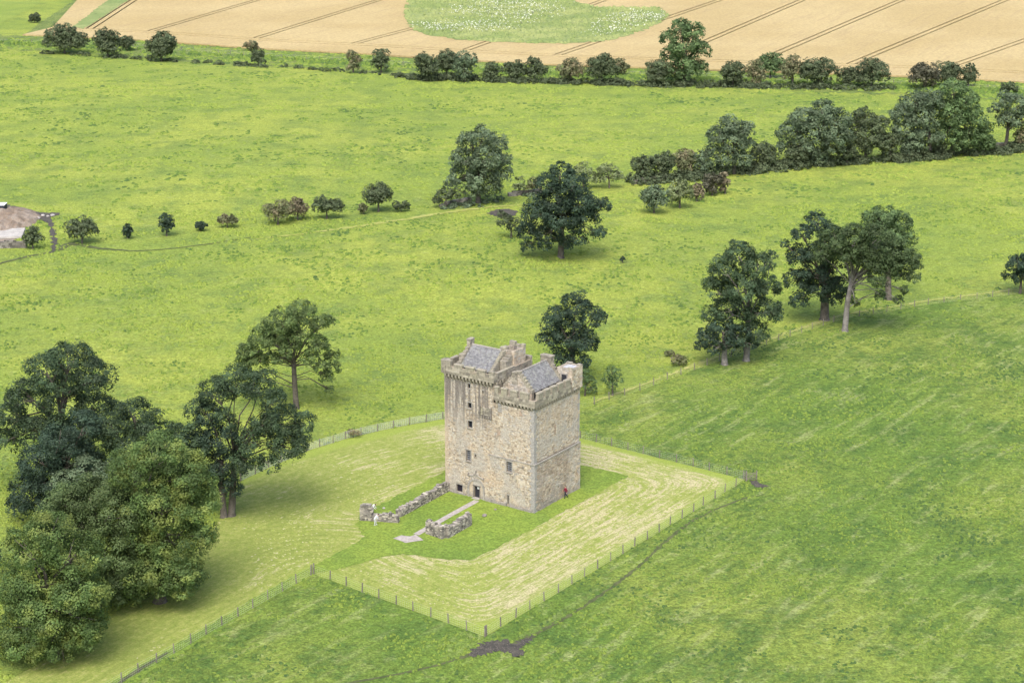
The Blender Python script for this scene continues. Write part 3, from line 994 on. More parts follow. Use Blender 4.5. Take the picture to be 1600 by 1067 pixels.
cm = MB(); sm = MB()
om = list(OPM.values())
core_face(cm, VA(0, 0, 0), YA, VA(-1, 0, 0), MU, 0, 13.66, om)
cm.box(.26, MV - .02, .26, MU - .02, 13.5, 14.12)
cm.box(.001, .26, .26, MU - .02, 13.5, 13.655)
cm.box(.001, MV - .02, .001, .259, 13.5, 13.655)
stone_face(sm, VA(0, 0, 0), YA, VA(-1, 0, 0), MU, 0, 13.66, [(o[0] - .1, o[1] + .1, o[2] - .1, o[3] + .1) for o in om] + [(1.76, 2.2, 12.75, 13.26), (5.16, 5.66, 9.4, 10.25), (4.9, 5.6, 12.6, 13.7)],
           skip=lambda a, z: a < (0.62 if int(z / 0.42) % 2 else 0.4))
sk_r = lambda a, z: a < (0.4 if int(z / 0.42) % 2 else 0.62)
core_face(cm, VA(0, 0, 0), XA, VA(0, -1, 0), MV, 6.5, 13.66, [])
stone_face(sm, VA(0, 0, 0), XA, VA(0, -1, 0), MV, 6.75, 13.66, [(4.55, 5.0, 9.4, 10.5)], skip=sk_r)
core_face(cm, VA(0.0, -0.1, 0), XA, VA(0, -1, 0), MV + 0.12, 0, 6.5, [])
stone_face(sm, VA(0.0, -0.1, 0), XA, VA(0, -1, 0), MV + 0.12, 0, 6.5, course=(0.15, 0.30), length=(0.2, 0.55), proud=(0.01, 0.1), skip=sk_r)
core_face(cm, VA(MV, 0, 0), YA, VA(1, 0, 0), MU, 0, MZ, [])
stone_face(sm, VA(MV, 0, 0), YA, VA(1, 0, 0), MU, 0, MZ)
core_face(cm, VA(WV, MU, 0), XA, VA(0, 1, 0), MV - WV, 0, MZ, [])
stone_face(sm, VA(WV, MU, 0), XA, VA(0, 1, 0), MV - WV, 0, MZ)
mainb = cm.build('main_block_wall', M['mortar'], tower, fix=False)
tag(sm.build('rubble_stones', M['st_tower'], mainb, fix=False), kind='stuff')

# big grey corner stones of the near corner
z = 0.0; k = 0
while z < MZ - 0.1:
    h = 0.42
    a, b = (0.64, 0.42) if k % 2 else (0.42, 0.64)
    q = MB(); e = rs.uniform(0.03, 0.06); low = 0.1 if z < 6.4 else 0.0
    q.box(-e, b - .02, -e - low, a - .02, z + .012, min(z + h, MZ) - .012, 0.012, rs)
    q.build('corner_stone', M['st_quoin'], mainb)
    z += h; k += 1
# smooth dressed stones on the wing's outer corner
z = 0.0; k = 0
while z < WZ - 0.3:
    h = 0.5
    a, b = (0.5, 0.3) if k % 2 else (0.3, 0.5)
    q = MB(); e = rs.uniform(0.06, 0.075)
    q.box(-e, b, WU - a, WU + e, z + .012, min(z + h, WZ) - .012, 0.01, rs)
    q.build('corner_stone', M['st_tower'], wing)
    z += h; k += 1
# far right corner of the main block
z = 0.0; k = 0
while z < MZ - 0.3:
    h = 0.5; a = 0.5 if k % 2 else 0.3
    q = MB(); e = rs.uniform(0.05, 0.07); low = 0.1 if z < 6.4 else 0.0
    q.box(MV - a, MV + e + (0.12 if low else 0), -e - low, 0.3, z + .012, min(z + h, MZ) - .012, 0.01, rs)
    q.build('corner_stone', M['st_quoin'] if k % 3 else M['st_tower'], mainb)
    z += h; k += 1

# string course, foot course
q = MB(); q.box(-0.10, -0.005, -0.1, 6.9, 6.48, 6.62, 0, None); q.box(-0.10, MV + .12, -0.24, -0.105, 6.48, 6.66)
q.build('string_course', M['dressed'], mainb)
for a0, a1, hgt0 in ((0.2, 1.5, .42), (1.5, 2.6, .36), (2.6, 3.7, .30), (4.15, 5.4, .45), (5.4, 6.5, .34), (6.5, 7.5, .5), (10.6, 12.0, .28), (12.0, 13.6, .22)):
    q = MB(); q.box(-0.17, 0.02, a0 + .02, a1 - .02, -0.1, hgt0, 0.03, rs)
    q.build('foot_stone', M['st_ruin'], mainb if a0 < 6.4 else wing)

# windows: pane set back, dressed margins, sill
def window(o, parent, mat=M['glass'], bars=0, margin=0.11, name='window', face='front', sill=True, mm='dressed'):
    u0, u1, z0, z1 = o
    g = MB(); g.box(0.24, 0.30, u0 + .002, u1 - .002, z0 + .002, z1 - .002)
    w = g.build(name, mat, parent)
    m = margin; e = -0.055
    f = MB()
    f.box(e, 0.2, u0 - m, u0 - .004, z0, z1); f.box(e, 0.2, u1 + .004, u1 + m, z0, z1); f.box(e - .004, 0.2, u0 - m - .05, u1 + m + .05, z1 + .003, z1 + m + .05)
    f.build('surround', M[mm], w)
    if sill:
        f = MB(); f.box(e - .05, 0.22, u0 - m - .04, u1 + m + .04, z0 - m, z0 - .003); f.build('sill', M[mm], w)
    if bars:
        f = MB()
        for i in range(1, bars + 1):
            c = u0 + (u1 - u0) * i / (bars + 1); f.box(0.12, 0.15, c - .016, c + .016, z0, z1)
        nz = max(1, int((z1 - z0) / 0.3))
        for i in range(1, nz + 1):
            c = z0 + (z1 - z0) * i / (nz + 1); f.box(0.105, 0.118, u0, u1, c - .014, c + .014)
        f.build('bars', M['iron'] if name != 'window' or bars > 3 else M['lead'], w)
    return w


for nm in ('w1', 'w2', 'w3'): window(OPS[nm], wing, margin=0.10)
for nm in ('s1', 's2'): window(OPS[nm], wing, margin=0.07, sill=False, name='slit_window')
window(OPS['big'], wing, bars=3)
window(OPS['gril'], wing, mat=M['iron'], bars=5, margin=0.08)
window(OPM['win'], mainb, bars=3, margin=0.14)
window(OPM['s3'], mainb, margin=0.08, name='slit_window', sill=False)
window(OPM['hole'], mainb, margin=0.04, name='put_hole', sill=False)
q = MB(); stone_face(q, VA(0.03, 0, 0), YA, VA(-1, 0, 0), 0.46, 0, 0.0); 
for (u0, u1, z0, z1) in ((1.76, 2.2, 12.75, 13.26), (5.16, 5.66, 9.4, 10.25)):
    q = MB(); stone_face(q, VA(0.02, u0, z0), YA, VA(-1, 0, 0), u1 - u0, 0, z1 - z0, course=(.14, .2), length=(.2, .3))
    q.build('blocked_opening', M['st_blocked'], mainb, fix=False)
q = MB(); stone_face(q, VA(4.55, 0.02, 9.4), XA, VA(0, -1, 0), 0.45, 0, 1.1, course=(.14, .2), length=(.2, .3))
q.build('blocked_opening', M['st_blocked'], mainb, fix=False)
# stone panel remnant of a corbelled closet on the wing
q = MB()
q.box(-0.06, 0.02, 6.62, 8.2, 11.75, 12.75)
stone_face(q, VA(-.06, 6.62, 11.75), YA, VA(-1, 0, 0), 1.58, 0, 1.0, proud=(.01, .09))
pn = q.build('corbelled_closet_panel', M['st_parapet'], wing)
for u0, u1, z0, z1 in ((6.48, 6.62, 11.3, 12.9), (8.2, 8.32, 11.7, 12.85)):
    q = MB(); q.box(-0.26, 0.02, u0, u1, z0, z1, .015, rs); q.build('side_rib', M['darkstone'], pn)
for u in (6.9, 7.25, 7.6, 7.95):
    q = MB(); q.box(-0.2, 0.02, u - .1, u + .1, 11.45, 11.72, .01, rs); q.box(-0.11, 0.02, u - .08, u + .08, 11.3, 11.45); q.build('small_corbel', M['darkstone'], pn)
# dark niche strip under the main parapet
q = MB(); q.box(0.12, 0.2, 4.9, 5.6, 12.6, 13.8); nh = q.build('weathered_niche', M['darkstone'], mainb)
for i in range(4):
    q = MB(); q.box(-0.02 - .05 * (i == 3), 0.12, 4.93 + .02 * i, 5.57 - .02 * i, 12.65 + i * .29, 12.86 + i * .29, .02, rs); q.build('niche_block', M['st_quoin'], nh)

# doorway: arch ring, pilasters, inner wall, door, notice, pediment
q = MB()
q.box(-0.02, 0.02, arch_c - arch_r - .02, 8.38, 0.0, 2.35); q.box(-0.02, 0.02, 9.48, arch_c + arch_r + .02, 0.0, 2.35); q.box(-0.024, 0.02, 8.385, 9.475, 1.85, 2.45)
dw = q.build('doorway', M['st_tower'], wing)
q = MB(); q.box(0.22, 0.28, 8.5, 9.36, 0.0, 1.715); dr = q.build('door', M['door'], wing)
q = MB()
for i in range(1, 5): q.box(0.195, 0.219, 8.5 + i * .172 - .006, 8.5 + i * .172 + .006, 0.02, 1.7)
q.build('plank_joint', M['iron'], dr)
q = MB(); q.box(0.20, 0.212, 8.55, 9.0, 1.28, 1.6); q.build('notice', M['paper'], dr)
q = MB(); q.box(-0.06, 0.2, 8.36, 8.49, 0, 1.72); q.box(-0.06, 0.2, 9.37, 9.5, 0, 1.72); q.box(-0.064, 0.2, 8.3, 9.56, 1.725, 1.86); q.build('door_surround', M['darkstone'], dr)
q = MB(); q.box(-0.5, 0.2, 8.4, 9.46, -0.05, 0.13, .01, rs); q.build('doorstep', M['dressed'], dw)
for i in range(13):
    a0 = math.pi * i / 13 + .012; a1 = math.pi * (i + 1) / 13 - .012
    q = MB(); r0, r1 = arch_r, arch_r + .27; zc = 1.42
    pts = [(arch_c + math.cos(t) * r, zc + math.sin(t) * r) for r, t in ((r0, a0), (r1, a0), (r1, a1), (r0, a1))]
    e = -0.10 - rs.uniform(0, .02)
    q.add([(e, p[0], p[1]) for p in pts] + [(0.02, p[0], p[1]) for p in pts], [(0, 1, 2, 3), (0, 1, 5, 4), (1, 2, 6, 5), (2, 3, 7, 6), (3, 0, 4, 7)])
    q.build('arch_stone', M['dressed'], dw)
for s in (-1, 1):
    zz = 0.0
    for i in range(4):
        q = MB(); c = arch_c + s * (arch_r + .135); q.box(-0.11 - .01 * (i % 2), 0.02, c - .135, c + .135, zz + .008, zz + .345, .006, rs); q.build('jamb_stone', M['dressed'], dw); zz += .355
q = MB(); e0, e1 = -0.13, 0.02
def bar(mb, u0, z0, u1, z1, t):
    d = VA(0, u1 - u0, z1 - z0); d /= np.linalg.norm(d); n = VA(0, -d[2], d[1]) * t
    c = (VA(-0.06, u0, z0) + VA(-0.06, u1, z1)) / 2
    mb.obox(c, VA(0.075, 0, 0), (VA(0, u1, z1) - VA(0, u0, z0)) / 2, n)
bar(q, 7.75, 2.86, 8.5, 3.12, .06); bar(q, 8.5, 3.12, 9.0, 3.46, .06); bar(q, 9.0, 3.46, 9.5, 3.12, .06); bar(q, 9.5, 3.12, 10.25, 3.0, .06)
pd = q.build('pediment', M['dressed'], dw)
for u, z, hh in ((9.0, 3.46, .5), (10.22, 3.0, .38), (7.78, 2.84, .34)):
    q = MB(); q.tube([(-0.1, u, z), (-0.1, u, z + hh * .35), (-0.1, u, z + hh * .6), (-0.1, u, z + hh)], [.11, .07, .1, .02], 6); q.build('finial', M['darkstone'], pd)
q = MB(); q.box(-0.03, 0.02, 8.65, 9.35, 2.95, 3.2); q.build('carved_panel', M['dressed'], pd)

# ---- parapets -------------------------------------------------
def place(me, name, parent, loc, rz=0.0):
    o = bpy.data.objects.new(name, me); o.location = loc; o.rotation_euler = (0, 0, rz)
    return link(o, parent)


def corbel_mesh(w, d, h):
    q = MB()
    q.box(-d, 0.27, -w / 2, w / 2, h * .55, h); q.box(-d * .62, 0.27, -w / 2 + .006, w / 2 - .006, h * .22, h * .546); q.box(-d * .3, 0.27, -w / 2 + .01, w / 2 - .01, 0, h * .216)
    return q.mesh('corbel', M['st_parapet'])


def corbels(me, u0, u1, v0, v1, z, pitch, sides):
    for s in sides:
        L_ = (u1 - u0) if s in 'FB' else (v1 - v0)
        n = int(L_ / pitch)
        for i in range(n):
            t = (i + .5) * L_ / n
            if s == 'F': place(me, 'corbel', tower, (v0, u0 + t, z), 0)
            if s == 'B': place(me, 'corbel', tower, (v1, u0 + t, z), math.pi)
            if s == 'R': place(me, 'corbel', tower, (v0 + t, u0, z), math.pi / 2)
            if s == 'L': place(me, 'corbel', tower, (v0 + t, u1, z), -math.pi / 2)


cw_me = corbel_mesh(.24, .36, .72); cm_me = corbel_mesh(.25, .26, .46)
corbels(cw_me, MU, WU, 0, WV, 15.61, .54, 'FLB')
corbels(cw_me, MU, WU, 0, WV, 15.61, .62, 'R')
corbels(cm_me, 0, MU - .35, 0, MV, 13.67, .52, 'FRB')


def parapet(name, u0, u1, v0, v1, z0, z1, t, sides):
    """ring of walls, outer faces at u0,u1,v0,v1"""
    q = MB(); st = MB()
    if 'F' in sides:
        q.box(v0, v0 + t, u0, u1, z0, z1); stone_face(st, VA(v0, u0, z0), YA, VA(-1, 0, 0), u1 - u0, 0, z1 - z0, course=(.26, .36), length=(.4, .9), proud=(.008, .03))
    if 'B' in sides:
        q.box(v1 - t, v1, u0, u1, z0, z1); stone_face(st, VA(v1 - t, u0, z0), YA, VA(-1, 0, 0), u1 - u0, 0.1, z1 - z0, course=(.26, .36), length=(.4, .9), proud=(.008, .03))
        stone_face(st, VA(v1, u0, z0), YA, VA(1, 0, 0), u1 - u0, 0, z1 - z0, course=(.26, .36), length=(.4, .9), proud=(.008, .03))
    if 'R' in sides:
        q.box(v0 + t, v1 - t, u0, u0 + t, z0, z1); stone_face(st, VA(v0, u0, z0), XA, VA(0, -1, 0), v1 - v0, 0, z1 - z0, course=(.26, .36), length=(.4, .9), proud=(.008, .03))
    if 'L' in sides:
        q.box(v0 + t, v1 - t, u1 - t, u1, z0, z1); stone_face(st, VA(v0, u1, z0), XA, VA(0, 1, 0), v1 - v0, 0, z1 - z0, course=(.26, .36), length=(.4, .9), proud=(.008, .03))
        stone_face(st, VA(v0 + t, u1 - t, z0), XA, VA(0, -1, 0), v1 - v0 - 2 * t, 0.1, z1 - z0, course=(.26, .36), length=(.4, .9), proud=(.008, .03))
    p = q.build(name, M['mortar'], tower)
    tag(st.build('parapet_stones', M['st_parapet'], p, fix=False), kind='stuff')
    return p


def merlon(parent, side, a0, a1, zb, zt, edge, t, cap=True):
    q = MB(); e = .03
    zc = zt - .14
    def bx(a, b, o0, o1, z0, z1):
        if side in 'FB': q.box(o0, o1, a, b, z0, z1, .012, rs)
        else: q.box(a, b, o0, o1, z0, z1, .012, rs)
    n = max(1, round((a1 - a0) / .7))
    for i in range(n):
        bx(a0 + (a1 - a0) * i / n + .008, a0 + (a1 - a0) * (i + 1) / n - .008, edge - e, edge + t + e, zb + .01, zc - .01)
    o = q.build('merlon', M['st_parapet'], parent)
    if cap:
        q = MB()
        if side in 'FB': q.box(edge - e - .06, edge + t + e + .06, a0 - .04, a1 + .04, zc, zt, .02, rs, .05)
        else: q.box(a0 - .04, a1 + .04, edge - e - .06, edge + t + e + .06, zc, zt, .02, rs, .05)
        q.build('coping', M['st_parapet'], o)
    return o


# wing parapet
W0, W1, WV0, WV1 = MU - .02, WU + .34, -.34, WV + .34
pw = parapet('wing_parapet', W0 - .22, W1, WV0, WV1, 16.34, 17.38, .36, 'FBRL')
for a0, a1 in ((W0 - .2, 6.75), (7.3, 8.55), (9.1, 10.4), (10.95, 12.15), (12.75, W1)):
    merlon(pw, 'F', a0, a1, 17.38, 17.86 + (.28 if a1 == W1 else 0), WV0, .36)
for a0, a1 in ((W0 - .2, 7.6), (8.2, 9.5), (10.1, 11.4), (12.0, W1)):
    merlon(pw, 'B', a0, a1, 17.38, 17.86, WV1 - .36, .36)
for a0, a1 in ((0.03 + .0, .9), (1.7, 3.0), (3.6, 4.9), (5.5, 6.9)):
    merlon(pw, 'L', a0, a1, 17.38, 17.84, W1 - .36, .36)
# rounded corner bulge of the front left corner
q = MB()
for lv, (za, zb, rr_) in enumerate(((16.36, 16.72, .60), (16.73, 17.08, .62), (17.09, 17.44, .62), (17.45, 17.8, .60), (17.81, 18.12, .52))):
    for i in range(9):
        t0 = 2 * math.pi * (i + .5 * (lv % 2)) / 9; t1 = t0 + 2 * math.pi / 9 - .05; ro = rr_ + rs.uniform(-.02, .02)
        c_ = (.14, WU - .14); pts = [(c_[0] + r * math.cos(t), c_[1] + r * math.sin(t)) for r, t in ((.02, t0), (ro, t0), (ro, (t0 + t1) / 2), (ro, t1))]
        q.add([(p[0], p[1], za) for p in pts] + [(p[0], p[1], zb) for p in pts], [(4, 5, 6, 7), (1, 2, 6, 5), (2, 3, 7, 6), (0, 1, 5, 4), (3, 0, 4, 7)])
q.build('corner_roundel', M['st_parapet'], pw)
q = MB()
for k, (v0, v1) in enumerate(((0.4, 2.2), (2.25, 4.3))):
    q.box(v0, v1, W0 - .26, W0 + .2, 17.4, 17.5 , .015, rs)
q.build('coping', M['st_parapet'], pw)
q = MB(); q.box(WV0 + .37, WV1 - .37, W0 + .15, W1 - .37, 16.2, 16.42); q.build('roof_walk', M['darkstone'], tower)

# main parapet
P0, PV0, PV1 = -.24, -.24, MV + .24
pm = parapet('main_parapet', P0, MU - .24, PV0, PV1, 14.14, 15.08, .34, 'FBR')
for a0, a1 in ((5.35, MU - .24), (4.0, 4.9), (2.45, 3.5), (.75, 2.0)):
    merlon(pm, 'F', a0, a1, 15.08, 16.02, PV0, .34)
for a0, a1 in ((.55, 1.65), (2.1, 3.2), (3.65, 4.75), (5.2, 6.3), (6.75, 7.9)):
    merlon(pm, 'R', a0, a1, 15.08, 16.0, P0, .34)
for a0, a1 in ((3.0, 4.1), (4.6, 5.8)):
    merlon(pm, 'B', a0, a1, 15.08, 16.1, PV1 - .34, .34)
q = MB(); q.box(PV0 + .35, PV1 - .35, P0 + .35, MU - .25, 14.0, 14.28); q.build('roof_walk', M['darkstone'], tower)


# ---- roofs ------------------------------------------------------
def slates(parent, E0, E1, R0, R1, name='roof_slates'):
    """slates between eave line E0-E1 and ridge line R0-R1"""
    E0, E1, R0, R1 = map(np.array, (E0, E1, R0, R1))
    S = np.linalg.norm(R0 - E0); L_ = np.linalg.norm(E1 - E0)
    a = (E1 - E0) / L_; s = (R0 - E0) / S; n = np.cross(a, s)
    if n[2] < 0: n = -n
    q = MB(); rows = int(S / .2)
    for r in range(rows):
        d0 = S * r / rows; t = -.12 * (r % 2) - rs.uniform(0, .1)
        while t < L_ - .02:
            w = rs.uniform(.2, .34)
            t0, t1 = max(t, 0), min(t + w, L_)
            if t1 - t0 > .04:
                h0 = .055 + rs.uniform(0, .02); h1 = .02
                b = E0 + a * (t0 + .006) + s * (d0 - .02 + rs.uniform(-.012, .012)); c = E0 + a * (t1 - .006) + s * (d0 - .02 + rs.uniform(-.012, .012))
                d = s * (S / rows + .05)
                q.add([b + n * h0, c + n * h0, c + d + n * h1, b + d + n * h1, b, c], [(0, 1, 2, 3), (0, 4, 5, 1), (0, 3, 4), (1, 5, 2)])
            t += w
    return tag(q.build(name, M['st_slate'], parent, fix=False), kind='stuff')


def roof(name, E0, E1, R0, R1, B0, B1):
    q = MB()
    q.add([E0, E1, R1, R0, B0, B1], [(0, 1, 2, 3), (3, 2, 5, 4), (0, 3, 4), (1, 5, 2), (0, 4, 5, 1)])
    r = q.build(name, M['darkstone'], tower)
    slates(r, E0, E1, R0, R1); slates(r, B0, B1, R0, R1)
    q = MB(); A_ = np.array(R0) + VA(0, 0, .06); B_ = np.array(R1) + VA(0, 0, .06); n = 12
    for i in range(n):
        p = A_ + (B_ - A_) * (i + .05) / n; p2 = A_ + (B_ - A_) * (i + .95) / n
        q.tube([p, p2], [.12, .12], 6)
    q.build('ridge_stones', M['dressed'], r)
    return r


# wing roof: ridge along the front; local coords (v, u, z)
roof('wing_roof', (1.35, 7.75, 17.0), (1.35, 12.45, 17.0), (4.0, 7.75, 19.3), (4.0, 12.45, 19.3), (6.65, 7.75, 17.0), (6.65, 12.45, 17.0))
# main roof: ridge runs back from the front gable
roof('main_roof', (1.9, 1.45, 15.35), (8.05, 1.45, 15.35), (1.9, 3.5, 17.75), (8.05, 3.5, 17.75), (1.9, 5.55, 15.35), (8.05, 5.55, 15.35))


def gable(name, axis, c0, c1, half, mid, z0, ze, zr, mat, steps=7):
    """gable wall between c0..c1 along its thickness; crow steps climb both sides"""
    q = MB()
    def P(th, w, z): return (th, w, z) if axis == 'v' else (w, th, z)
    pr = [(mid - half, z0), (mid + half, z0), (mid + half, ze), (mid, zr), (mid - half, ze)]
    q.add([P(c0, *p) for p in pr] + [P(c1, *p) for p in pr], [(0, 1, 2, 3, 4), (9, 8, 7, 6, 5)] + [(i, (i + 1) % 5, 5 + (i + 1) % 5, 5 + i) for i in range(5)])
    g = q.build(name, mat, tower)
    for s in (-1, 1):
        for i in range(steps):
            w0 = half * (1 - i / steps); w1 = half * (1 - (i + 1) / steps)
            za = ze + (zr - ze) * i / steps - .1; zb = ze + (zr - ze) * (i + 1) / steps + .1
            a, b = mid + s * w1, mid + s * (w0 + .04)
            st = MB(); e = .03
            lo, hi = min(a, b), max(a, b)
            if axis == 'v': st.box(c0 - e, c1 + e, lo, hi, za, zb, .018, rs)
            else: st.box(lo, hi, c0 - e, c1 + e, za, zb, .018, rs)
            st.build('crow_step', M['st_parapet'], g)
    return g


g1 = gable('front_gable', 'v', 1.45, 1.88, 2.2, 3.5, 14.28, 15.45, 17.85, M['mortar'])
st = MB()
z = 14.3
stone_face(st, VA(1.45, 1.3, 14.3), YA, VA(-1, 0, 0), 4.4, 0, 3.4, skip=lambda a, z: abs(a - 2.2) > 2.2 * (1 - max(0, z - 1.15) / 2.4) - .05)
tag(st.build('gable_stones', M['st_tower'], g1, fix=False), kind='stuff')
q = MB(); q.box(1.36, 1.40, 3.3, 4.0, 14.35, 15.75); q.build('blocked_doorway', M['dressed'], g1)
gable('rear_gable', 'v', 8.07, 8.5, 2.2, 3.5, 14.28, 15.45, 17.9, M['st_parapet'])
gable('left_gable', 'u', 12.47, 12.85, 2.75, 4.0, 16.4, 17.15, 19.42, M['st_parapet'], 6)
gable('right_gable', 'u', 7.35, 7.73, 2.6, 4.0, 16.4, 17.1, 19.2, M['st_parapet'], 9)


def chimney(name, v0, v1, u0, u1, z0, z1):
    q = MB(); q.box(v0, v1, u0, u1, z0, z1 - .16)
    c = q.build(name, M['mortar'], tower)
    s_ = MB()
    for O, A, Nn, w in ((VA(v0, u0, z0), YA, VA(-1, 0, 0), u1 - u0), (VA(v1, u0, z0), YA, VA(1, 0, 0), u1 - u0), (VA(v0, u0, z0), XA, VA(0, -1, 0), v1 - v0), (VA(v0, u1, z0), XA, VA(0, 1, 0), v1 - v0)):
        stone_face(s_, O, A, Nn, w, 0, z1 - z0 - .16, course=(.24, .32), length=(.3, .6), proud=(.008, .03))
    tag(s_.build('chimney_stones', M['st_parapet'], c, fix=False), kind='stuff')
    q = MB(); q.box(v0 - .05, v1 + .05, u0 - .05, u1 + .05, z1 - .155, z1, .03, rs); q.build('chimney_cap', M['st_parapet'], c)
    return c


chimney('chimney', 3.55, 4.45, 12.42, 12.96, 18.3, 20.1)
chimney('chimney', 1.38, 2.0, 3.5, 4.35, 16.2, 17.75)
chimney('chimney', 7.95, 8.62, 2.75, 4.4, 16.9, 18.4)


def turret(name, u0, u1, v0, v1, z0, z1, notch=True):
    q = MB(); t = .34
    q.box(v0, v0 + t, u0, u1, z0, z1); q.box(v1 - t, v1, u0, u1, z0, z1); q.box(v0 + t, v1 - t, u0, u0 + t, z0, z1); q.box(v0 + t, v1 - t, u1 - t, u1, z0, z1)
    q.box(v0 + t, v1 - t, u0 + t, u1 - t, z0, z1 - .9)
    c = q.build(name, M['mortar'], tower)
    s_ = MB()
    for O, A, Nn, w in ((VA(v0, u0, z0), YA, VA(-1, 0, 0), u1 - u0), (VA(v1, u0, z0), YA, VA(1, 0, 0), u1 - u0), (VA(v0, u0, z0), XA, VA(0, -1, 0), v1 - v0), (VA(v0, u1, z0), XA, VA(0, 1, 0), v1 - v0)):
        stone_face(s_, O, A, Nn, w, 0, z1 - z0, course=(.22, .32), length=(.28, .6), proud=(.01, .04))
    stone_face(s_, VA(v0 + t, u1 - t, z1 - .9), XA, VA(0, -1, 0), v1 - v0 - 2 * t, 0, .9, course=(.22, .3)); stone_face(s_, VA(v1 - t, u0 + t, z1 - .9), YA, VA(-1, 0, 0), u1 - u0 - 2 * t, 0, .9, course=(.22, .3))
    tag(s_.build('turret_stones', M['st_tower'], c, fix=False), kind='stuff')
    return c


tr = turret('stair_turret', 6.12, 8.3, 4.45, 7.0, 14.3, 19.35)
for v0, v1, u0, u1, zt in ((6.6, 7.05, 6.08, 6.6, 19.75), (6.62, 7.05, 6.7, 7.4, 19.65), (6.62, 7.05, 7.5, 8.34, 19.9), (4.42, 4.85, 7.5, 8.33, 19.6), (5.0, 5.6, 8.0, 8.33, 19.55)):
    q = MB(); q.box(v0, v1, u0, u1, 19.36, zt, .03, rs); q.build('broken_merlon', M['st_parapet'], tr)
q = MB(); q.box(4.40, 4.43, 6.7, 7.35, 16.5, 18.3); q.build('turret_door', M['door'], tr)
q = MB(); q.box(2.9, 4.38, 6.35, 7.25, 16.45, 18.1, .02, rs); gh = q.build('stair_head_wall', M['st_parapet'], tower)
for i, (a, b, zt) in enumerate(((2.9, 3.35, 18.35), (3.4, 3.85, 18.6), (3.9, 4.36, 18.85))):
    q = MB(); q.box(a, b, 6.32, 7.28, 18.11, zt, .02, rs); q.build('crow_step', M['st_parapet'], gh)

ch = turret('cap_house', -.26, 2.0, 8.3, 10.72, 14.2, 17.05)
q = MB(); q.box(8.27 - .05, 8.27 - .02, .55, 1.3, 14.4, 16.2); q.build('cap_house_door', M['door'], ch)
q = MB(); q.box(8.27 - .07, 8.27, .4, .54, 14.4, 16.22); q.box(8.27 - .07, 8.27, 1.31, 1.45, 14.4, 16.22); q.box(8.27 - .075, 8.27, .38, 1.47, 16.225, 16.42); q.build('door_surround', M['dressed'], ch)
q = MB(); q.box(8.66, 10.36, .1, 1.64, 16.16, 16.95); q.build('lead_roof', M['lead'], ch)
for v0, v1, u0, u1 in ((8.28, 8.66, -.3, .5), (10.3, 10.74, -.3, .4), (10.3, 10.74, 1.2, 2.03)):
    q = MB(); q.box(v0, v1, u0, u1, 17.06, 17.16 + rs.uniform(0, .08), .025, rs); q.build('broken_merlon', M['st_parapet'], ch)

# ------------------------------------------------------------------ ruined courtyard walls
def ruin(name, label, segs, thick, mat, cat='wall', sl=(.18, .42), ch=(.13, .22), group=None, hole=None):
    """segs: list of (pixel_a, pixel_b, [(t, height)...])"""
    p0 = at(*segs[0][0])
    root = empty(name, (p0[0], p0[1], p0[2]))
    tag(root, label, cat, group)
    for a, b, prof in segs:
        A = at(*a); B = at(*b); A, B = A - p0, B - p0
        L_ = np.linalg.norm((B - A)[:2]); d = (B - A) / L_; d[2] = 0; n = VA(-d[1], d[0], 0)
        q = MB(); z = -0.12; row = 0
        ts = [p[0] for p in prof]; hs = [p[1] for p in prof]
        while z < max(hs) + .2:
            h = rs.uniform(*ch)
            for side in (-1, 1):
                t = -rs.uniform(0, .3)
                while t < L_:
                    w = rs.uniform(*sl); t0, t1 = max(t, 0), min(t + w, L_)
                    tm = (t0 + t1) / 2
                    H_ = np.interp(tm / L_, ts, hs) + rs.uniform(-.09, .05) + .06 * math.sin(tm * 2.1 + segs[0][0][0]) + .03 * math.sin(tm * 7.3)
                    if t1 - t0 > .08 and z + h * .5 < H_ and not (hole and hole(tm / L_, z)):
                        c = A + d * tm + n * side * (thick / 4 + rs.uniform(-.02, .03)) + VA(0, 0, z + h / 2 + (B - A)[2] * tm / L_)
                        q.obox(c, d * ((t1 - t0) / 2 - .008), n * (thick / 4 - .004), VA(0, 0, h / 2 - .006), .017, rs)
                    t += w
            z += h; row += 1
        s_ = q.build('masonry', M[mat], root, fix=False)
        tag(s_, kind='stuff')
    return root


ruin('courtyard_wall', 'long ruined rubble wall running from the tower front with a broken return', [
    ((701, 766), (622, 808), [(0, 1.35), (.1, 1.5), (.25, 1.3), (.45, 1.2), (.55, 1.35), (.7, 1.0), (.85, 1.15), (1, 1.0)]),
    ((624, 816), (563, 812), [(0, .55), (.08, 1.1), (.25, 1.25), (.38, 1.05), (.5, .85), (.66, .95), (.7, 2.1), (.85, 2.3), (1, 1.9)])], .75, 'st_ruin')
ruin('courtyard_wall', 'short L-shaped ruined rubble wall beside the gravel path', [
    ((668, 833), (694, 842), [(0, 1.75), (.2, 1.9), (.6, 1.55), (1, 1.7)]),
    ((697, 841), (734, 820), [(0, 1.7), (.2, 1.45), (.5, 1.4), (.7, 1.7), (1, 1.75)])], .7, 'st_ruin', hole=lambda t, z: False)
ruin('field_wall', 'dark tumbled drystone wall at the yard on the left edge', [((-12, 388), (42, 387), [(0, 1.3), (.5, 1.5), (1, 1.4)])], .7, 'st_drystone', sl=(.35, .7), ch=(.25, .4))
ruin('field_wall', 'broken drystone wall behind the big dark field oak', [((794, 307), (846, 303), [(0, .9), (.3, 1.2), (.7, 1.1), (1, 1.3)])], .8, 'st_drystone', sl=(.4, .8), ch=(.25, .4))
ruin('field_wall', 'mossy drystone wall remnant under the grey-green tree', [((688, 324), (735, 315), [(0, .5), (.3, .9), (.6, 1.1), (1, .8)])], .9, 'st_ruin', sl=(.4, .8), ch=(.25, .4))
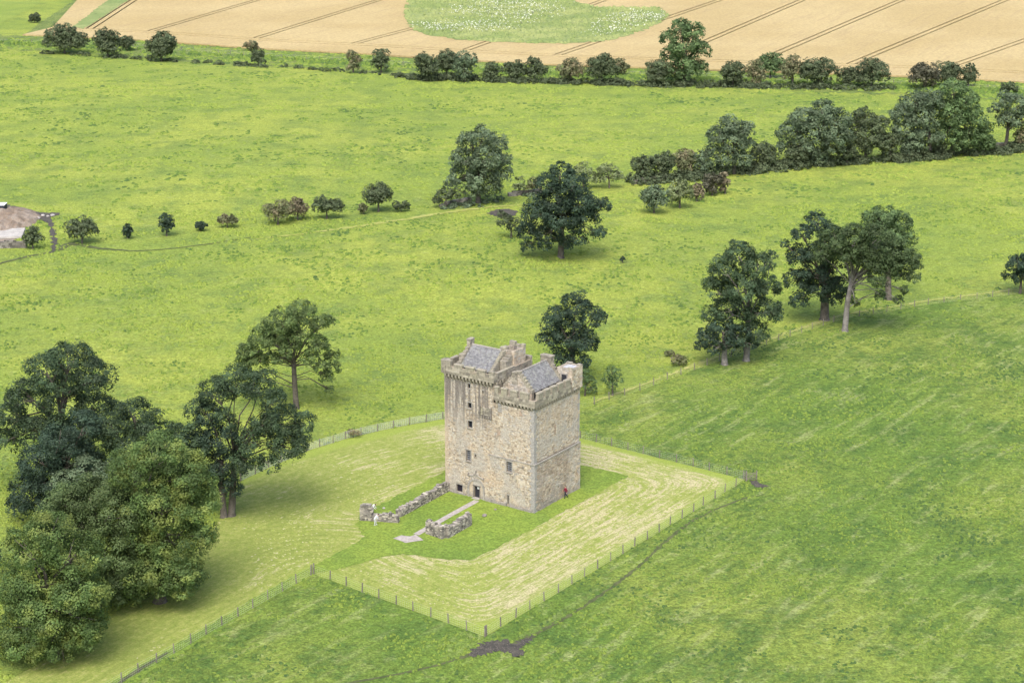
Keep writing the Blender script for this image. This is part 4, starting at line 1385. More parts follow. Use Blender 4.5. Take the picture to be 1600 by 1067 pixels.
ruin('field_wall', 'dark drystone wall under the hawthorn clump', [((990, 288), (1046, 283), [(0, .9), (.3, 1.3), (.7, 1.3), (1, 1.2)])], .9, 'st_drystone', sl=(.4, .8), ch=(.25, .4))
ruin('field_wall', 'far dark wall beside the right edge trees', [((1540, 232), (1625, 228), [(0, 1.2), (1, 1.3)])], .9, 'st_drystone', sl=(.4, .8), ch=(.25, .4))


def boulder(name, label, px, r, mat='st_quoin', cat='stone', group=None, sq=.6):
    p = at(*px)
    bm = bmesh.new(); bmesh.ops.create_icosphere(bm, subdivisions=2, radius=r)
    for v in bm.verts:
        v.co *= rs.uniform(.85, 1.12); v.co.z *= sq
    me = bpy.data.meshes.new(name); bm.to_mesh(me); bm.free(); me.materials.append(M[mat])
    o = link(bpy.data.objects.new(name, me)); o.location = (p[0], p[1], p[2] + .08 + r * .25); o.rotation_euler = (0, 0, rs.uniform(0, 6))
    return tag(o, label, cat, group)


boulder('fallen_stone', 'larger grey fallen stone on the lawn before the tower front', (757, 807), .36, 'darkstone')
boulder('fallen_stone', 'small pale fallen stone on the lawn nearer the tower wall', (774, 797), .2, 'darkstone')
boulder('fallen_stone', 'pale loose stone lying on the low part of the courtyard wall', (600, 806), .2, 'dressed').location.z += .95
for i, (x, y, r, lb) in enumerate(((67, 338, .45, 'pale boulder second from left in the muddy gateway'), (75, 339, .35, 'smallest pale boulder, third from left in the muddy gateway'), (82, 338, .5, 'largest pale boulder at the right of the muddy gateway'), (60, 342, .45, 'leftmost pale boulder in the muddy gateway'))):
    boulder('loose_boulder', lb, (x, y), r, 'concrete', 'boulder', 'boulders in the muddy gateway')
# yard on the left edge: slab, spoil heap, dark container
p = at(2, 366)
q = MB(); q.box(-9, 4.6, -4.5, 3.4, 0, .35, .1, rs)
o = q.build('concrete_slab', M['concrete']); o.location = (p[0], p[1], p[2] + .05); o.rotation_euler = (0, 0, .15)
tag(o, 'pale concrete slab in the bare yard on the left edge', 'slab')
p = at(8, 345)
V_, F_ = [], []
n = 22
for j in range(n):
    for i in range(n):
        a, b = i / (n - 1) * 2 - 1, j / (n - 1) * 2 - 1
        h = max(0, 1 - a * a - b * b) * 2.2 + (rs.uniform(-.25, .35) if a * a + b * b < .95 else -.1)
        V_.append((a * 7, b * 11, h - .1))
for j in range(n - 1):
    for i in range(n - 1):
        F_.append((j * n + i, j * n + i + 1, (j + 1) * n + i + 1, (j + 1) * n + i))
me = bpy.data.meshes.new('spoil_heap'); me.from_pydata(V_, [], F_); me.materials.append(M['earth'])
o = link(bpy.data.objects.new('spoil_heap', me)); o.location = (p[0], p[1], p[2]); tag(o, 'heap of stony brown spoil in the yard on the left edge', 'spoil heap')
p = at(-6, 338)
q = MB(); q.box(-3.5, 2.2, -1.2, 1.2, .3, 2.6); ct = q.build('site_container', M['darkmetal']); ct.location = (p[0], p[1], p[2])
q = MB(); q.box(-3.55, 2.25, -1.25, 1.25, 2.605, 2.75); q.build('lid', M['paper'], ct)
q = MB(); q.box(-3.2, 1.9, -1.0, 1.0, 0, .295); q.build('skid', M['iron'], ct)
tag(ct, 'dark container with pale lid cut off by the left edge', 'container')

# ------------------------------------------------------------------ trees and bushes
def unit(v):
    return v / (np.linalg.norm(v, axis=-1, keepdims=True) + 1e-9)


def foliage(lobes, s, rng, dens=1.0, droop=0.0):
    """lobes: list of (centre, rx, rz, weight). Leaf sprays sit on small clumps that sit on each lobe."""
    Ps, Ns, Ss, Ts = [], [], [], []
    for c, rx, rz, wgt in lobes:
        rad = np.array([rx, rx, rz])
        ns = int(np.clip(12 + 6.0 * rx, 12, 34))
        d = unit(rng.normal(size=(ns * 2, 3)))
        d = d[d[:, 2] > -0.55 - droop][:ns]
        ns = len(d)
        sc = c + d * rad * rng.uniform(0.62, 0.98, (ns, 1))
        sr = rx * rng.uniform(0.26, 0.44, ns)
        nl = np.maximum(6, (dens * wgt * 5.6 * sr ** 2 / s ** 2 * 0.92).astype(int))
        idx = np.repeat(np.arange(ns), nl)
        e = unit(rng.normal(size=(len(idx), 3)) + d[idx] * 0.9 + np.array([0, 0, 0.35]))
        r = sr[idx][:, None] * rng.uniform(0.55, 1.08, (len(idx), 1))
        p = sc[idx] + e * r * np.array([1, 1, 0.8])
        n = unit(e * 0.9 + d[idx] * 0.35 + np.array([0, 0, 0.35]) + rng.normal(size=(len(idx), 3)) * 0.42)
        Ps.append(p); Ns.append(n); Ss.append(s * rng.uniform(0.55, 1.35, len(idx)))
        tone = rng.uniform(0.68, 1.34, ns) * rng.uniform(.88, 1.12); Ts.append(tone[idx])
        # stray twigs
        m = max(3, int(len(idx) * 0.05))
        e2 = unit(rng.normal(size=(m, 3)))
        Ps.append(c + e2 * rad * rng.uniform(0.95, 1.22, (m, 1))); Ns.append(unit(e2 + rng.normal(size=(m, 3)) * .6)); Ss.append(s * rng.uniform(.5, .9, m)); Ts.append(np.ones(m))
    P = np.concatenate(Ps); N_ = np.concatenate(Ns); S = np.concatenate(Ss)
    t = unit(np.cross(N_, unit(rng.normal(size=P.shape))))
    b = np.cross(N_, t)
    a = S[:, None] * 0.62; w = S[:, None] * 0.42
    bend = N_ * S[:, None] * 0.16
    V = np.stack([P - t * a - bend, P + b * w, P + t * a - bend, P - b * w], 1).reshape(-1, 3)
    return V, np.arange(len(V)).reshape(-1, 4), np.repeat(np.concatenate(Ts), 4)


def tree(name, label, cat, base, lobes, leaf, bark='bark', tr=None, seed=1, group=None, dens=1.0, depth=0.8, twin=True, leafpx=1.65, stem=True, fork=None, limbs=True):
    rng = np.random.default_rng(seed * 7 + 3)
    B = at(*base)
    dist = np.linalg.norm(B - C0); mpp = dist / FPX
    xs_ = [l[0] for l in lobes]
    cx = (min(l[0] - l[2] for l in lobes) + max(l[0] + l[2] for l in lobes)) / 2
    hw = max(abs(l[0] - cx) + l[2] for l in lobes)
    L3 = []
    for l in lobes:
        rx = l[2] * mpp * 1.02; rz = (l[3] if len(l) > 3 else l[2] * 0.92) * mpp
        ext = math.sqrt(max(0, hw ** 2 - (l[0] - cx) ** 2)) * mpp * depth
        ext = max(0.0, ext - rx * 0.6)
        offs = (-0.55, 0.5) if (twin and ext > 0.5 * rx) else (0.0,)
        for q, o in enumerate(offs):
            dy = ext * (o + rng.uniform(-0.22, 0.22))
            c = at_depth(l[0] + rng.uniform(-2, 2) * (q > 0), l[1] + (rng.uniform(-1, 4) if q else 0), B[1] + dy)
            g = float(hgt(c[0], c[1]))
            if c[2] - rz < g + 0.05: c = c + np.array([0, 0, g + 0.05 - (c[2] - rz)])
            L3.append((c, rx, rz, 1.0 if q == 0 else 0.5))
    s = float(np.clip(leafpx * 1.5625 * mpp, 0.16, 0.62))
    V, Fq, tn_ = foliage([(c - B, rx, rz, w) for c, rx, rz, w in L3], s, rng, dens)
    root = empty(name, tuple(B)); tag(root, label, cat, group)
    crown = bpy.data.objects.new('crown', np_mesh('crown', V, Fq, L[leaf], attrs={'tone': tn_})); link(crown, root)
    # trunk and limbs
    H = max(c[2] + rz for c, rx, rz, w in L3) - B[2]
    r0 = tr or max(0.08, H * 0.032)
    top = np.mean([c for c, *_ in L3], axis=0) - B
    fk = (fork if fork else 0.42) * H
    q = MB()
    lean = np.array([top[0], top[1], 0]) * 0.18
    trunk_top = np.array([lean[0], lean[1], fk])
    mid = trunk_top * 0.5 + np.array([rng.normal() * .12, rng.normal() * .12, 0]) * H * .05
    q.tube([np.array([0, 0, -.15]), np.array([0, 0, .25]) + mid * .05, mid, trunk_top], [r0 * 1.45, r0 * 1.05, r0 * .9, r0 * .72], 9)
    for c, rx, rz, w in (L3 if limbs else []):
        e = c - B; d_ = np.linalg.norm(e - trunk_top)
        st = trunk_top * rng.uniform(.72, 1.0) if e[2] > trunk_top[2] * .6 else trunk_top * rng.uniform(.35, .6)
        m1 = st + (e - st) * .45 + np.array([rng.normal() * .08, rng.normal() * .08, .10 + abs(rng.normal()) * .05]) * d_
        rr = r0 * rng.uniform(.28, .48) * np.clip(rx / (0.16 * H + .01), .5, 1.2)
        q.tube([st, m1, e], [rr, rr * .65, rr * .28], 6)
        for _ in range(3):
            g_ = e + unit(rng.normal(size=3)) * np.array([rx, rx, rz]) * .75
            q.tube([m1 * .4 + e * .6, (m1 * .4 + e * .6 + g_) / 2 + np.array([0, 0, .05 * rx]), g_], [rr * .4, rr * .25, rr * .1], 5)
    q.build('trunk', M[bark], root, smooth=True, fix=False)
    return root


def auto(x0, x1, y0, y1, n, seed):
    r = random.Random(seed); out = []
    cx, cy = (x0 + x1) / 2, (y0 + y1) / 2; hx, hy = (x1 - x0) / 2, (y1 - y0) / 2
    for i in range(n + 1):
        rr = r.uniform(.32, .62) * min(hx, hy * 1.1)
        a = 2 * math.pi * i / (n + 1) + r.uniform(-.5, .5)
        out.append((cx + math.cos(a) * max(0, hx - rr) * r.uniform(.6, 1.1), cy - math.sin(a) * max(0, hy - rr) * r.uniform(.65, 1.08), rr))
    out.append((cx + r.uniform(-.2, .2) * hx, cy + r.uniform(0, .2) * hy, min(hx, hy) * .55))
    return out


# --- group at the left
tree('lime_tree', 'pale green tree at the lower left, nearest the camera, leafy to the ground', 'tree', (85, 1030), [(80, 832, 36), (45, 862, 38), (118, 866, 38), (58, 912, 46), (122, 925, 42), (25, 935, 32), (90, 955, 50), (38, 985, 42), (132, 972, 32), (18, 1008, 26), (80, 1003, 36), (118, 1000, 24), (50, 1012, 30), (100, 1014, 26), (140, 1000, 18)], 'lime', seed=1, group='trees left of the tower')
tree('lime_tree', 'dull olive-green tree between the two pale leafy trees', 'tree', (150, 948), [(140, 778, 38), (105, 792, 34), (176, 802, 36), (118, 842, 42), (165, 860, 42), (188, 900, 36), (150, 908, 36), (92, 806, 22), (165, 925, 26), (185, 930, 22)], 'limed', seed=2, group='trees left of the tower')
tree('lime_tree', 'tallest pale yellow-green tree of the left group, dense rounded crown', 'tree', (250, 940), [(246, 708, 36), (214, 738, 38), (282, 742, 38), (200, 792, 38), (255, 790, 46), (303, 785, 33), (215, 850, 44), (275, 850, 46), (312, 838, 25), (230, 900, 40), (282, 896, 34), (300, 755, 30), (200, 905, 32), (250, 918, 28), (218, 925, 22), (282, 918, 22)], 'lime', seed=3, group='trees left of the tower')
tree('sycamore_tree', 'broad dark sycamore at the left edge with its crown above the others', 'tree', (105, 770), [(110, 562, 30), (72, 582, 30), (148, 592, 31), (42, 618, 28), (100, 622, 34), (150, 640, 28), (15, 655, 28), (55, 675, 32), (100, 680, 30), (2, 690, 24), (135, 680, 24)], 'syc', seed=4, group='trees left of the tower', fork=.5)
tree('sycamore_tree', 'very dark low tree behind the dull olive-green tree', 'tree', (95, 818), [(130, 668, 28), (95, 692, 30), (62, 722, 30), (120, 722, 34), (45, 765, 28), (85, 760, 34), (32, 792, 22), (75, 795, 26)], 'dark', seed=5, group='trees left of the tower')
tree('sycamore_tree', 'dark rounded tree behind the tallest pale tree', 'tree', (215, 805), [(210, 648, 27), (172, 668, 28), (245, 674, 30), (285, 684, 27), (310, 704, 22), (200, 705, 32), (152, 722, 28), (250, 722, 32)], 'syc', seed=6, group='trees left of the tower')
tree('maple_tree', 'small blue-green tree wedged inside the left tree group', 'tree', (130, 835), [(135, 735, 25), (110, 755, 26), (160, 748, 24), (120, 785, 26)], 'ash', seed=7, group='trees left of the tower')
tree('sycamore_tree', 'narrow dark tree in front of the open-crowned tree', 'tree', (350, 808), [(326, 650, 22), (345, 685, 28), (308, 690, 20), (356, 728, 27), (335, 745, 22), (362, 762, 17)], 'dark', seed=8, tr=.42, group='trees left of the tower', fork=.5)
tree('open_crowned_tree', 'open crowned tree with forked limbs showing, left of the fence', 'tree', (362, 806), [(370, 598, 29), (338, 612, 26), (405, 604, 28), (312, 640, 19), (428, 626, 19), (440, 662, 28), (474, 660, 19), (402, 690, 27), (450, 698, 26), (420, 724, 18), (384, 722, 22), (470, 690, 16), (352, 660, 20), (415, 660, 22), (455, 680, 20)], 'syc', seed=9, tr=.45, group='trees left of the tower', fork=.45, dens=.9, twin=True)
tree('open_crowned_tree', 'slender tree with airy crown and bare forked trunk beyond the fence', 'tree', (463, 638), [(470, 490, 22), (440, 504, 25), (503, 506, 18), (412, 528, 22), (390, 550, 19), (452, 536, 20), (495, 538, 18), (520, 556, 13), (510, 590, 12), (380, 574, 12), (424, 562, 14), (514, 608, 7), (400, 588, 9), (430, 530, 20), (470, 515, 22), (485, 560, 14), (400, 564, 17), (520, 576, 12), (503, 572, 12), (440, 558, 15), (385, 562, 15), (372, 590, 9)], 'open', seed=10, tr=.42, group='trees left of the tower', fork=.5, dens=1.1)
# --- behind and right of the tower
tree('sycamore_tree', 'dark round tree directly behind the tower', 'tree', (893, 600), [(900, 478, 22), (925, 498, 19), (872, 498, 23), (890, 525, 28), (856, 530, 17), (912, 538, 23), (870, 560, 20), (900, 568, 20), (936, 494, 11)], 'dark', seed=11)
tree('young_tree', 'small young tree by the fence right of the tower', 'tree', (957, 618), [(957, 580, 11), (949, 592, 9), (966, 592, 9), (957, 603, 8)], 'mid', seed=12, dens=.8, leafpx=1.4)
tree('bush', 'light green bush close behind the right edge of the tower', 'bush', (914, 618), [(912, 588, 12), (922, 596, 10), (910, 606, 12), (926, 608, 7)], 'mid', seed=13, dens=.8, leafpx=1.4)
tree('sycamore_tree', 'low spreading tree in front of the tall one, left of the right-hand clump', 'tree', (1132, 570), [(1130, 518, 23), (1106, 528, 17), (1154, 524, 20), (1094, 540, 10), (1142, 540, 15), (1170, 536, 14), (1118, 545, 12)], 'dark', bark='palebark', seed=14, tr=.5, group='trees along the right-hand fence')
tree('sycamore_tree', 'tall dark narrow tree at the left end of the right-hand clump', 'tree', (1166, 564), [(1155, 400, 23), (1130, 420, 22), (1185, 415, 22), (1120, 455, 24), (1160, 450, 29), (1200, 450, 20), (1140, 490, 27), (1194, 488, 24), (1110, 490, 15), (1178, 522, 22), (1210, 488, 12), (1205, 398, 10)], 'syc', bark='palebark', seed=15, tr=.5, group='trees along the right-hand fence')
tree('sycamore_tree', 'dark layered tree behind the pale-trunked tree', 'tree', (1288, 500), [(1275, 350, 18), (1254, 366, 16), (1296, 366, 17), (1250, 400, 20), (1280, 400, 24), (1308, 410, 19), (1246, 438, 20), (1280, 440, 27), (1314, 446, 19), (1250, 468, 15), (1298, 464, 17), (1226, 381, 7), (1324, 462, 11)], 'dark', seed=16, tr=.75, group='trees along the right-hand fence')
tree('beech_tree', 'pale-trunked tree with wide umbrella crown on the right-hand fence', 'tree', (1320, 518), [(1300, 376, 21), (1335, 374, 24), (1370, 374, 24), (1284, 400, 15), (1322, 402, 19), (1360, 404, 25), (1400, 394, 24), (1424, 410, 18), (1392, 424, 17), (1424, 432, 12), (1370, 436, 15), (1376, 462, 9), (1404, 468, 8), (1336, 472, 7), (1412, 452, 7), (1345, 395, 22), (1385, 410, 22), (1310, 390, 18), (1408, 412, 18)], 'umb', bark='palebark', seed=17, tr=.5, group='trees along the right-hand fence', fork=.5, dens=1.2)
tree('ash_tree', 'mid green round tree behind the umbrella-crowned tree', 'tree', (1388, 468), [(1385, 342, 22), (1362, 346, 17), (1408, 350, 17), (1385, 368, 24), (1412, 376, 17), (1370, 392, 18)], 'mid', seed=18, group='trees along the right-hand fence')
tree('young_tree', 'small dark tree cut by the right edge on the fence line', 'tree', (1594, 459), [(1590, 412, 17), (1612, 418, 22), (1577, 430, 10), (1600, 436, 14)], 'dark', seed=19)
# --- middle meadow
tree('oak_tree', 'big dark spreading tree alone in the middle meadow', 'tree', (876, 403), [(875, 268, 18), (855, 290, 20), (896, 290, 22), (870, 315, 26), (906, 320, 24), (930, 316, 16), (840, 335, 23), (876, 345, 27), (915, 348, 24), (825, 363, 18), (860, 368, 22), (935, 364, 12), (824, 386, 11), (902, 374, 15), (850, 384, 11), (942, 322, 13), (884, 385, 10)], 'dark', seed=20, tr=.6)
tree('bush', 'rounded dark bush at the left foot of the lone dark tree', 'bush', (799, 372), [(790, 344, 13), (806, 354, 13), (784, 335, 7)], 'haw', seed=21)
tree('ash_tree', 'grey-green upright tree in the middle hedge line', 'tree', (747, 318), [(755, 213, 18), (736, 225, 20), (775, 226, 17), (725, 250, 20), (760, 250, 25), (789, 252, 12), (722, 278, 19), (755, 280, 25), (785, 274, 16), (738, 298, 16), (768, 296, 15), (706, 286, 12)], 'ash', seed=22)
tree('bush', 'dark bush at the left foot of the grey-green upright tree', 'bush', (697, 324), [(695, 307, 13), (711, 304, 11), (683, 312, 7)], 'haw', seed=23)
tree('sapling', 'thin sapling just right of the grey-green upright tree', 'tree', (812, 306), [(812, 282, 8), (808, 292, 6), (816, 291, 6)], 'willow', seed=24, dens=.6)
tree('sapling', 'thin sapling beside the broken wall left of the lone dark tree', 'tree', (832, 306), [(832, 284, 8), (827, 293, 6), (838, 291, 6)], 'olive', seed=25, dens=.6)
tree('willow_bush', 'light willow bush just right of the lone dark tree top', 'bush', (912, 294), [(912, 266, 13), (900, 274, 12), (922, 278, 10)], 'willow', seed=26, dens=.8)
tree('willow_bush', 'light round willow bush between the lone tree and the hawthorn clump', 'bush', (952, 294), [(950, 272, 16), (966, 276, 10), (936, 280, 10), (945, 262, 8)], 'willow', seed=27, dens=.85)
hg = 'hawthorns of the middle hedge clump'
tree('hawthorn', 'dark hawthorn at the left end of the middle hedge clump', 'bush', (1002, 284), auto(982, 1026, 240, 280, 5, 1), 'haw', seed=28, group=hg)
tree('hawthorn', 'dark hawthorn second from left in the middle hedge clump', 'bush', (1038, 280), auto(1015, 1060, 234, 276, 5, 2), 'haw', seed=29, group=hg)
tree('hawthorn', 'olive hawthorn in the hedge clump left of the tall ash', 'bush', (1068, 276), auto(1048, 1092, 229, 272, 5, 3), 'olive', seed=30, group=hg)
tree('hawthorn', 'grey-green hawthorn against the foot of the tall ash', 'bush', (1095, 276), auto(1076, 1118, 232, 274, 5, 4), 'ash', seed=31, group=hg)
tree('willow_bush', 'grey willow bush at the left of the clump standing out in the meadow', 'bush', (1022, 333), auto(1000, 1048, 287, 332, 5, 5), 'ash', seed=32)
tree('willow_bush', 'pale green willow bush in the clump standing out in the meadow', 'bush', (1062, 325), auto(1040, 1084, 277, 323, 5, 6), 'willow', seed=33)
tree('dying_bush', 'small tan bush beside the pale green willow', 'bush', (1089, 315), auto(1075, 1102, 284, 313, 4, 7), 'rust', seed=34)
tree('hawthorn', 'purple-brown bush at the right of the meadow clump', 'bush', (1113, 306), auto(1094, 1132, 267, 304, 5, 8), 'purple', seed=35)
tree('hawthorn', 'pinkish-brown bush at the right end of the meadow clump', 'bush', (1133, 303), auto(1116, 1144, 263, 301, 4, 9), 'rust', seed=36)
tg = 'trees of the right-hand hedge line'
tree('ash_tree', 'open grey-green ash rising above the middle hedge clump', 'tree', (1147, 272), [(1140, 198, 18), (1162, 205, 16), (1120, 214, 16), (1145, 222, 22), (1172, 224, 10), (1110, 236, 12), (1135, 248, 17), (1160, 248, 15)], 'ash', seed=37, group=tg)
tree('hawthorn', 'grey bush between the open ash and the wide rounded trees', 'bush', (1195, 264), auto(1172, 1218, 220, 262, 5, 10), 'haw', seed=38)
tree('ash_tree', 'wide rounded grey-green tree in the right-hand hedge line', 'tree', (1292, 257), [(1285, 176, 20), (1255, 186, 20), (1310, 186, 18), (1236, 206, 20), (1270, 208, 24), (1304, 208, 22), (1230, 230, 15), (1258, 236, 17), (1302, 230, 17), (1325, 214, 12)], 'ash', seed=39, group=tg)
tree('hawthorn', 'darker tree between the two big rounded tree pairs on the hedge line', 'tree', (1352, 252), [(1350, 185, 18), (1374, 196, 16), (1335, 204, 16), (1360, 214, 22), (1380, 224, 14), (1345, 232, 16)], 'haw', seed=40, group=tg)
tree('ash_tree', 'left one of the tall pair of rounded trees near the right edge', 'tree', (1453, 247), [(1430, 160, 20), (1453, 156, 18), (1410, 180, 18), (1440, 184, 24), (1414, 208, 20), (1448, 212, 22), (1401, 220, 11), (1430, 228, 16)], 'ash', seed=41, group=tg)
tree('ash_tree', 'right, taller and greener one of the pair of rounded trees near the right edge', 'tree', (1488, 243), [(1490, 140, 17), (1510, 158, 18), (1470, 160, 16), (1490, 178, 24), (1524, 184, 18), (1480, 208, 22), (1520, 212, 20), (1540, 200, 12), (1500, 224, 16)], 'mid', seed=42, group=tg)
tree('ash_tree', 'tree cut by the right edge at the end of the hedge line', 'tree', (1571, 233), [(1570, 156, 14), (1590, 165, 18), (1555, 170, 10), (1575, 188, 16), (1600, 190, 18), (1612, 175, 15)], 'ash', seed=43, group=tg)
tree('hawthorn', 'brownish low bush under the right edge tree', 'bush', (1598, 234), auto(1582, 1620, 196, 232, 4, 11), 'olive', seed=44)
for i, (x0, x1, y0, y1, m_, lb) in enumerate([(1226, 1268, 218, 262, 'haw', 'low undergrowth at the left foot of the wide rounded tree'), (1262, 1300, 226, 260, 'ash', 'low undergrowth right under the wide rounded tree'), (1304, 1342, 212, 258, 'haw', 'undergrowth between the wide rounded tree and the darker one'),
    (1372, 1408, 204, 252, 'haw', 'undergrowth left of the tall rounded pair'), (1405, 1440, 214, 250, 'ash', 'low undergrowth under the left one of the rounded pair'), (1455, 1480, 218, 246, 'haw', 'low undergrowth between the trunks of the rounded pair'), (1516, 1556, 200, 242, 'mid', 'undergrowth at the right foot of the rounded pair')]):
    tree('hedge_undergrowth', lb, 'bush', ((x0 + x1) / 2, y1), auto(x0, x1, y0, y1, 6, 200 + i), m_, seed=210 + i, group='undergrowth of the right-hand hedge line', dens=.85, leafpx=1.5)
# --- hedge row below the wheat
tree('oak_tree', 'tall dense tree standing up from the hedge below the wheat field', 'tree', (1070, 133), [(1065, 45, 16), (1085, 50, 15), (1045, 60, 14), (1070, 75, 22), (1096, 80, 15), (1046, 88, 14), (1075, 104, 20), (1052, 114, 13), (1096, 106, 11), (1068, 120, 12)], 'mid', seed=45)
hr = 'hawthorns of the hedge below the wheat field'
ROW = [(65, 137, 40, 84, 'haw', 'wide open hawthorn, leftmost in the hedge below the wheat'), (150, 187, 45, 90, 'haw', 'second hawthorn from the left in the hedge below the wheat'),
       (188, 206, 56, 80, 'haw', 'small bush right of the second hawthorn from the left'), (231, 274, 53, 96, 'haw', 'rounded hawthorn, third large one from the left in the wheat hedge'),
       (385, 400, 65, 80, 'olive', 'tiny bush at the wheat edge where tracks meet'), (395, 413, 76, 104, 'haw', 'small scrubby bush below the tiny wheat edge bush'),
       (541, 563, 80, 115, 'olive', 'thin olive bush left of the umbrella-shaped sapling in the wheat hedge'), (583, 608, 77, 114, 'haw', 'umbrella-shaped sapling in the middle of the wheat hedge'),
       (650, 684, 82, 127, 'haw', 'first of the close row of hedge bushes below the weed patch'), (682, 714, 78, 120, 'haw', 'second of the close row of hedge bushes below the weed patch'),
       (709, 745, 80, 128, 'ash', 'pale grey bush, third of the close row below the weed patch'), (757, 783, 97, 128, 'haw', 'small dark round bush after the pale grey one'),
       (789, 819, 95, 127, 'haw', 'dark round bush in the middle of the close hedge row'), (820, 851, 88, 128, 'haw', 'taller round bush right of the middle of the close hedge row'),
       (872, 913, 92, 130, 'olive', 'broad olive bush in the hedge below the weed patch right end'), (916, 964, 84, 131, 'haw', 'large dark round bush left of the tall dense hedge tree'),
       (960, 982, 92, 118, 'olive', 'wispy pale bush next to the large dark round hedge bush'), (1004, 1050, 93, 134, 'haw', 'dark bush at the left foot of the tall dense hedge tree'),
       (1129, 1161, 94, 136, 'haw', 'dark bush right of the tall dense hedge tree'), (1166, 1196, 95, 134, 'olive', 'grey thin bush second right of the tall dense hedge tree'),
       (1183, 1225, 84, 122, 'mid', 'bright green round bush in the right part of the wheat hedge'), (1221, 1256, 86, 134, 'olive', 'half bare bush right of the bright green round bush'),
       (1255, 1303, 89, 137, 'haw', 'large grey-green hedge bush right of the half bare one'), (1309, 1342, 104, 136, 'haw', 'low bush left of the wide hawthorn in the wheat hedge'),
       (1334, 1388, 91, 138, 'haw', 'wide flat-topped hawthorn in the right part of the wheat hedge'), (1423, 1470, 100, 140, 'purple', 'dark purplish bush behind the tall rounded pair'),
       (1462, 1500, 96, 136, 'haw', 'dark bush just behind the top of the tall rounded pair'), (1498, 1527, 100, 136, 'haw', 'last dark bush right of the tall rounded pair'), (1565, 1588, 128, 146, 'haw', 'small dark bush in the hedge near the right edge')]
for i, (x0, x1, y0, y1, m_, lb) in enumerate(ROW):
    tree('hawthorn', lb, 'bush', ((x0 + x1) / 2, y1), auto(x0 - 4, x1 + 4, y0 - 3, y1 - (y1 - y0) * .02, 4 if x1 - x0 < 30 else 6, 50 + i), m_, seed=60 + i, group=hr, dens=.62 if m_ == 'olive' else .85, leafpx=1.4)
tree('bush', 'small round bush in the green bank at the top left corner', 'bush', (54, 36), auto(46, 64, 20, 36, 4, 90), 'haw', seed=100)
# --- bushes of the middle left row
mr = 'bushes of the middle row on the left'
ROW2 = [(36, 67, 354, 389, 'haw', 'round dark bush at the end of the yard wall', 'bush'), (102, 155, 338, 380, 'haw', 'round hawthorn tree by the muddy gateway', 'bush'), (190, 209, 350, 373, 'dark', 'small upright dark bush right of the gateway hawthorn', 'bush'),
        (246, 275, 331, 369, 'dark', 'upright dark bush with two tiers in the middle left row', 'bush'), (303, 325, 345, 361, 'dark', 'low dark mound bush in the middle left row', 'bush'), (339, 371, 333, 356, 'olive', 'half bare grey bush right of the low dark mound', 'bush'),
        (407, 462, 309, 351, 'olive', 'wide olive bush left of the tan-tinged one', 'bush'), (447, 483, 307, 344, 'rust', 'tan-tinged bush joined to the wide olive bush', 'bush'), (483, 538, 303, 342, 'haw', 'round hawthorn with dark short trunk in the middle left row', 'bush'),
        (567, 616, 284, 331, 'haw', 'tallest hawthorn of the middle left row', 'bush'), (612, 641, 313, 331, 'haw', 'low bush at the right of the tallest hawthorn', 'bush'), (559, 576, 318, 335, 'olive', 'tiny scrub at the left of the tallest hawthorn', 'bush')]
for i, (x0, x1, y0, y1, m_, lb, ct_) in enumerate(ROW2):
    tree('hawthorn', lb, ct_, ((x0 + x1) / 2, y1), auto(x0 - 1, x1 + 1, y0 - 1, y1 - (y1 - y0) * .07, 4 if x1 - x0 < 30 else 6, 120 + i), m_, seed=140 + i, group=mr, dens=.6 if m_ == 'olive' else .85, leafpx=1.5)
tree('bush', 'tiny dark conifer-like bush alone right of the lone dark tree', 'bush', (973, 411), [(973, 406, 4), (973, 403, 3)], 'dark', seed=160, leafpx=1.5)
tree('rush_clump', 'brown rush clump left of the right-hand tall tree', 'rushes', (1061, 571), [(1056, 563, 8), (1066, 564, 8), (1061, 560, 7)], 'olive', seed=161, limbs=False, tr=.05, leafpx=1.5)
tree('rush_clump', 'small faint rush clump up the slope from the brown one', 'rushes', (1046, 557), [(1042, 552, 4), (1050, 552, 5)], 'olive', seed=162, limbs=False, tr=.05, leafpx=1.4)
tree('bush', 'scrap of dark bramble on the fence left of the tower', 'bush', (552, 684), [(548, 675, 6), (557, 676, 6)], 'olive', seed=163, limbs=False, tr=.05, leafpx=1.4)
tree('bush', 'dark foliage cut by the left edge beside the nearest pale tree', 'bush', (-14, 905), [(-10, 870, 16), (-12, 895, 14), (-16, 850, 12)], 'dark', seed=164)


def hedge_bottom(name, line, n, rz, leaf, seed):
    rng = np.random.default_rng(seed); P = [at(*p) for p in line]; lob = []
    for _ in range(n):
        k_ = rng.random() * (len(P) - 1); i_ = int(k_); p = P[i_] + (P[i_ + 1] - P[i_]) * (k_ - i_)
        r = rng.uniform(.5, 1.0) * rz
        lob.append((p + np.array([rng.normal() * .5, rng.normal() * 1.3, r * .35]), r * rng.uniform(1.0, 1.9), r, 1.0))
    V, Fq, tn_ = foliage(lob, .42, rng, .8)
    tag(link(bpy.data.objects.new(name, np_mesh(name, V, Fq, L[leaf], attrs={'tone': tn_}))), kind='stuff')


hedge_bottom('hedge_bottom_scrub', [(640, 124), (720, 126), (800, 128), (900, 131), (1010, 134), (1130, 136), (1260, 139), (1400, 142)], 200, 1.45, 'haw', 301)
hedge_bottom('ditch_scrub', [(60, 84), (200, 92), (330, 100), (460, 108), (600, 117), (650, 124)], 70, 1.0, 'haw', 302)
hedge_bottom('bramble_bank', [(985, 287), (1040, 283), (1100, 277), (1160, 270), (1215, 264), (1300, 258), (1400, 252), (1500, 244), (1600, 236)], 140, 1.6, 'haw', 303)
hedge_bottom('rank_weeds', [(690, 325), (740, 320), (800, 310), (850, 305)], 26, .8, 'ash', 304)

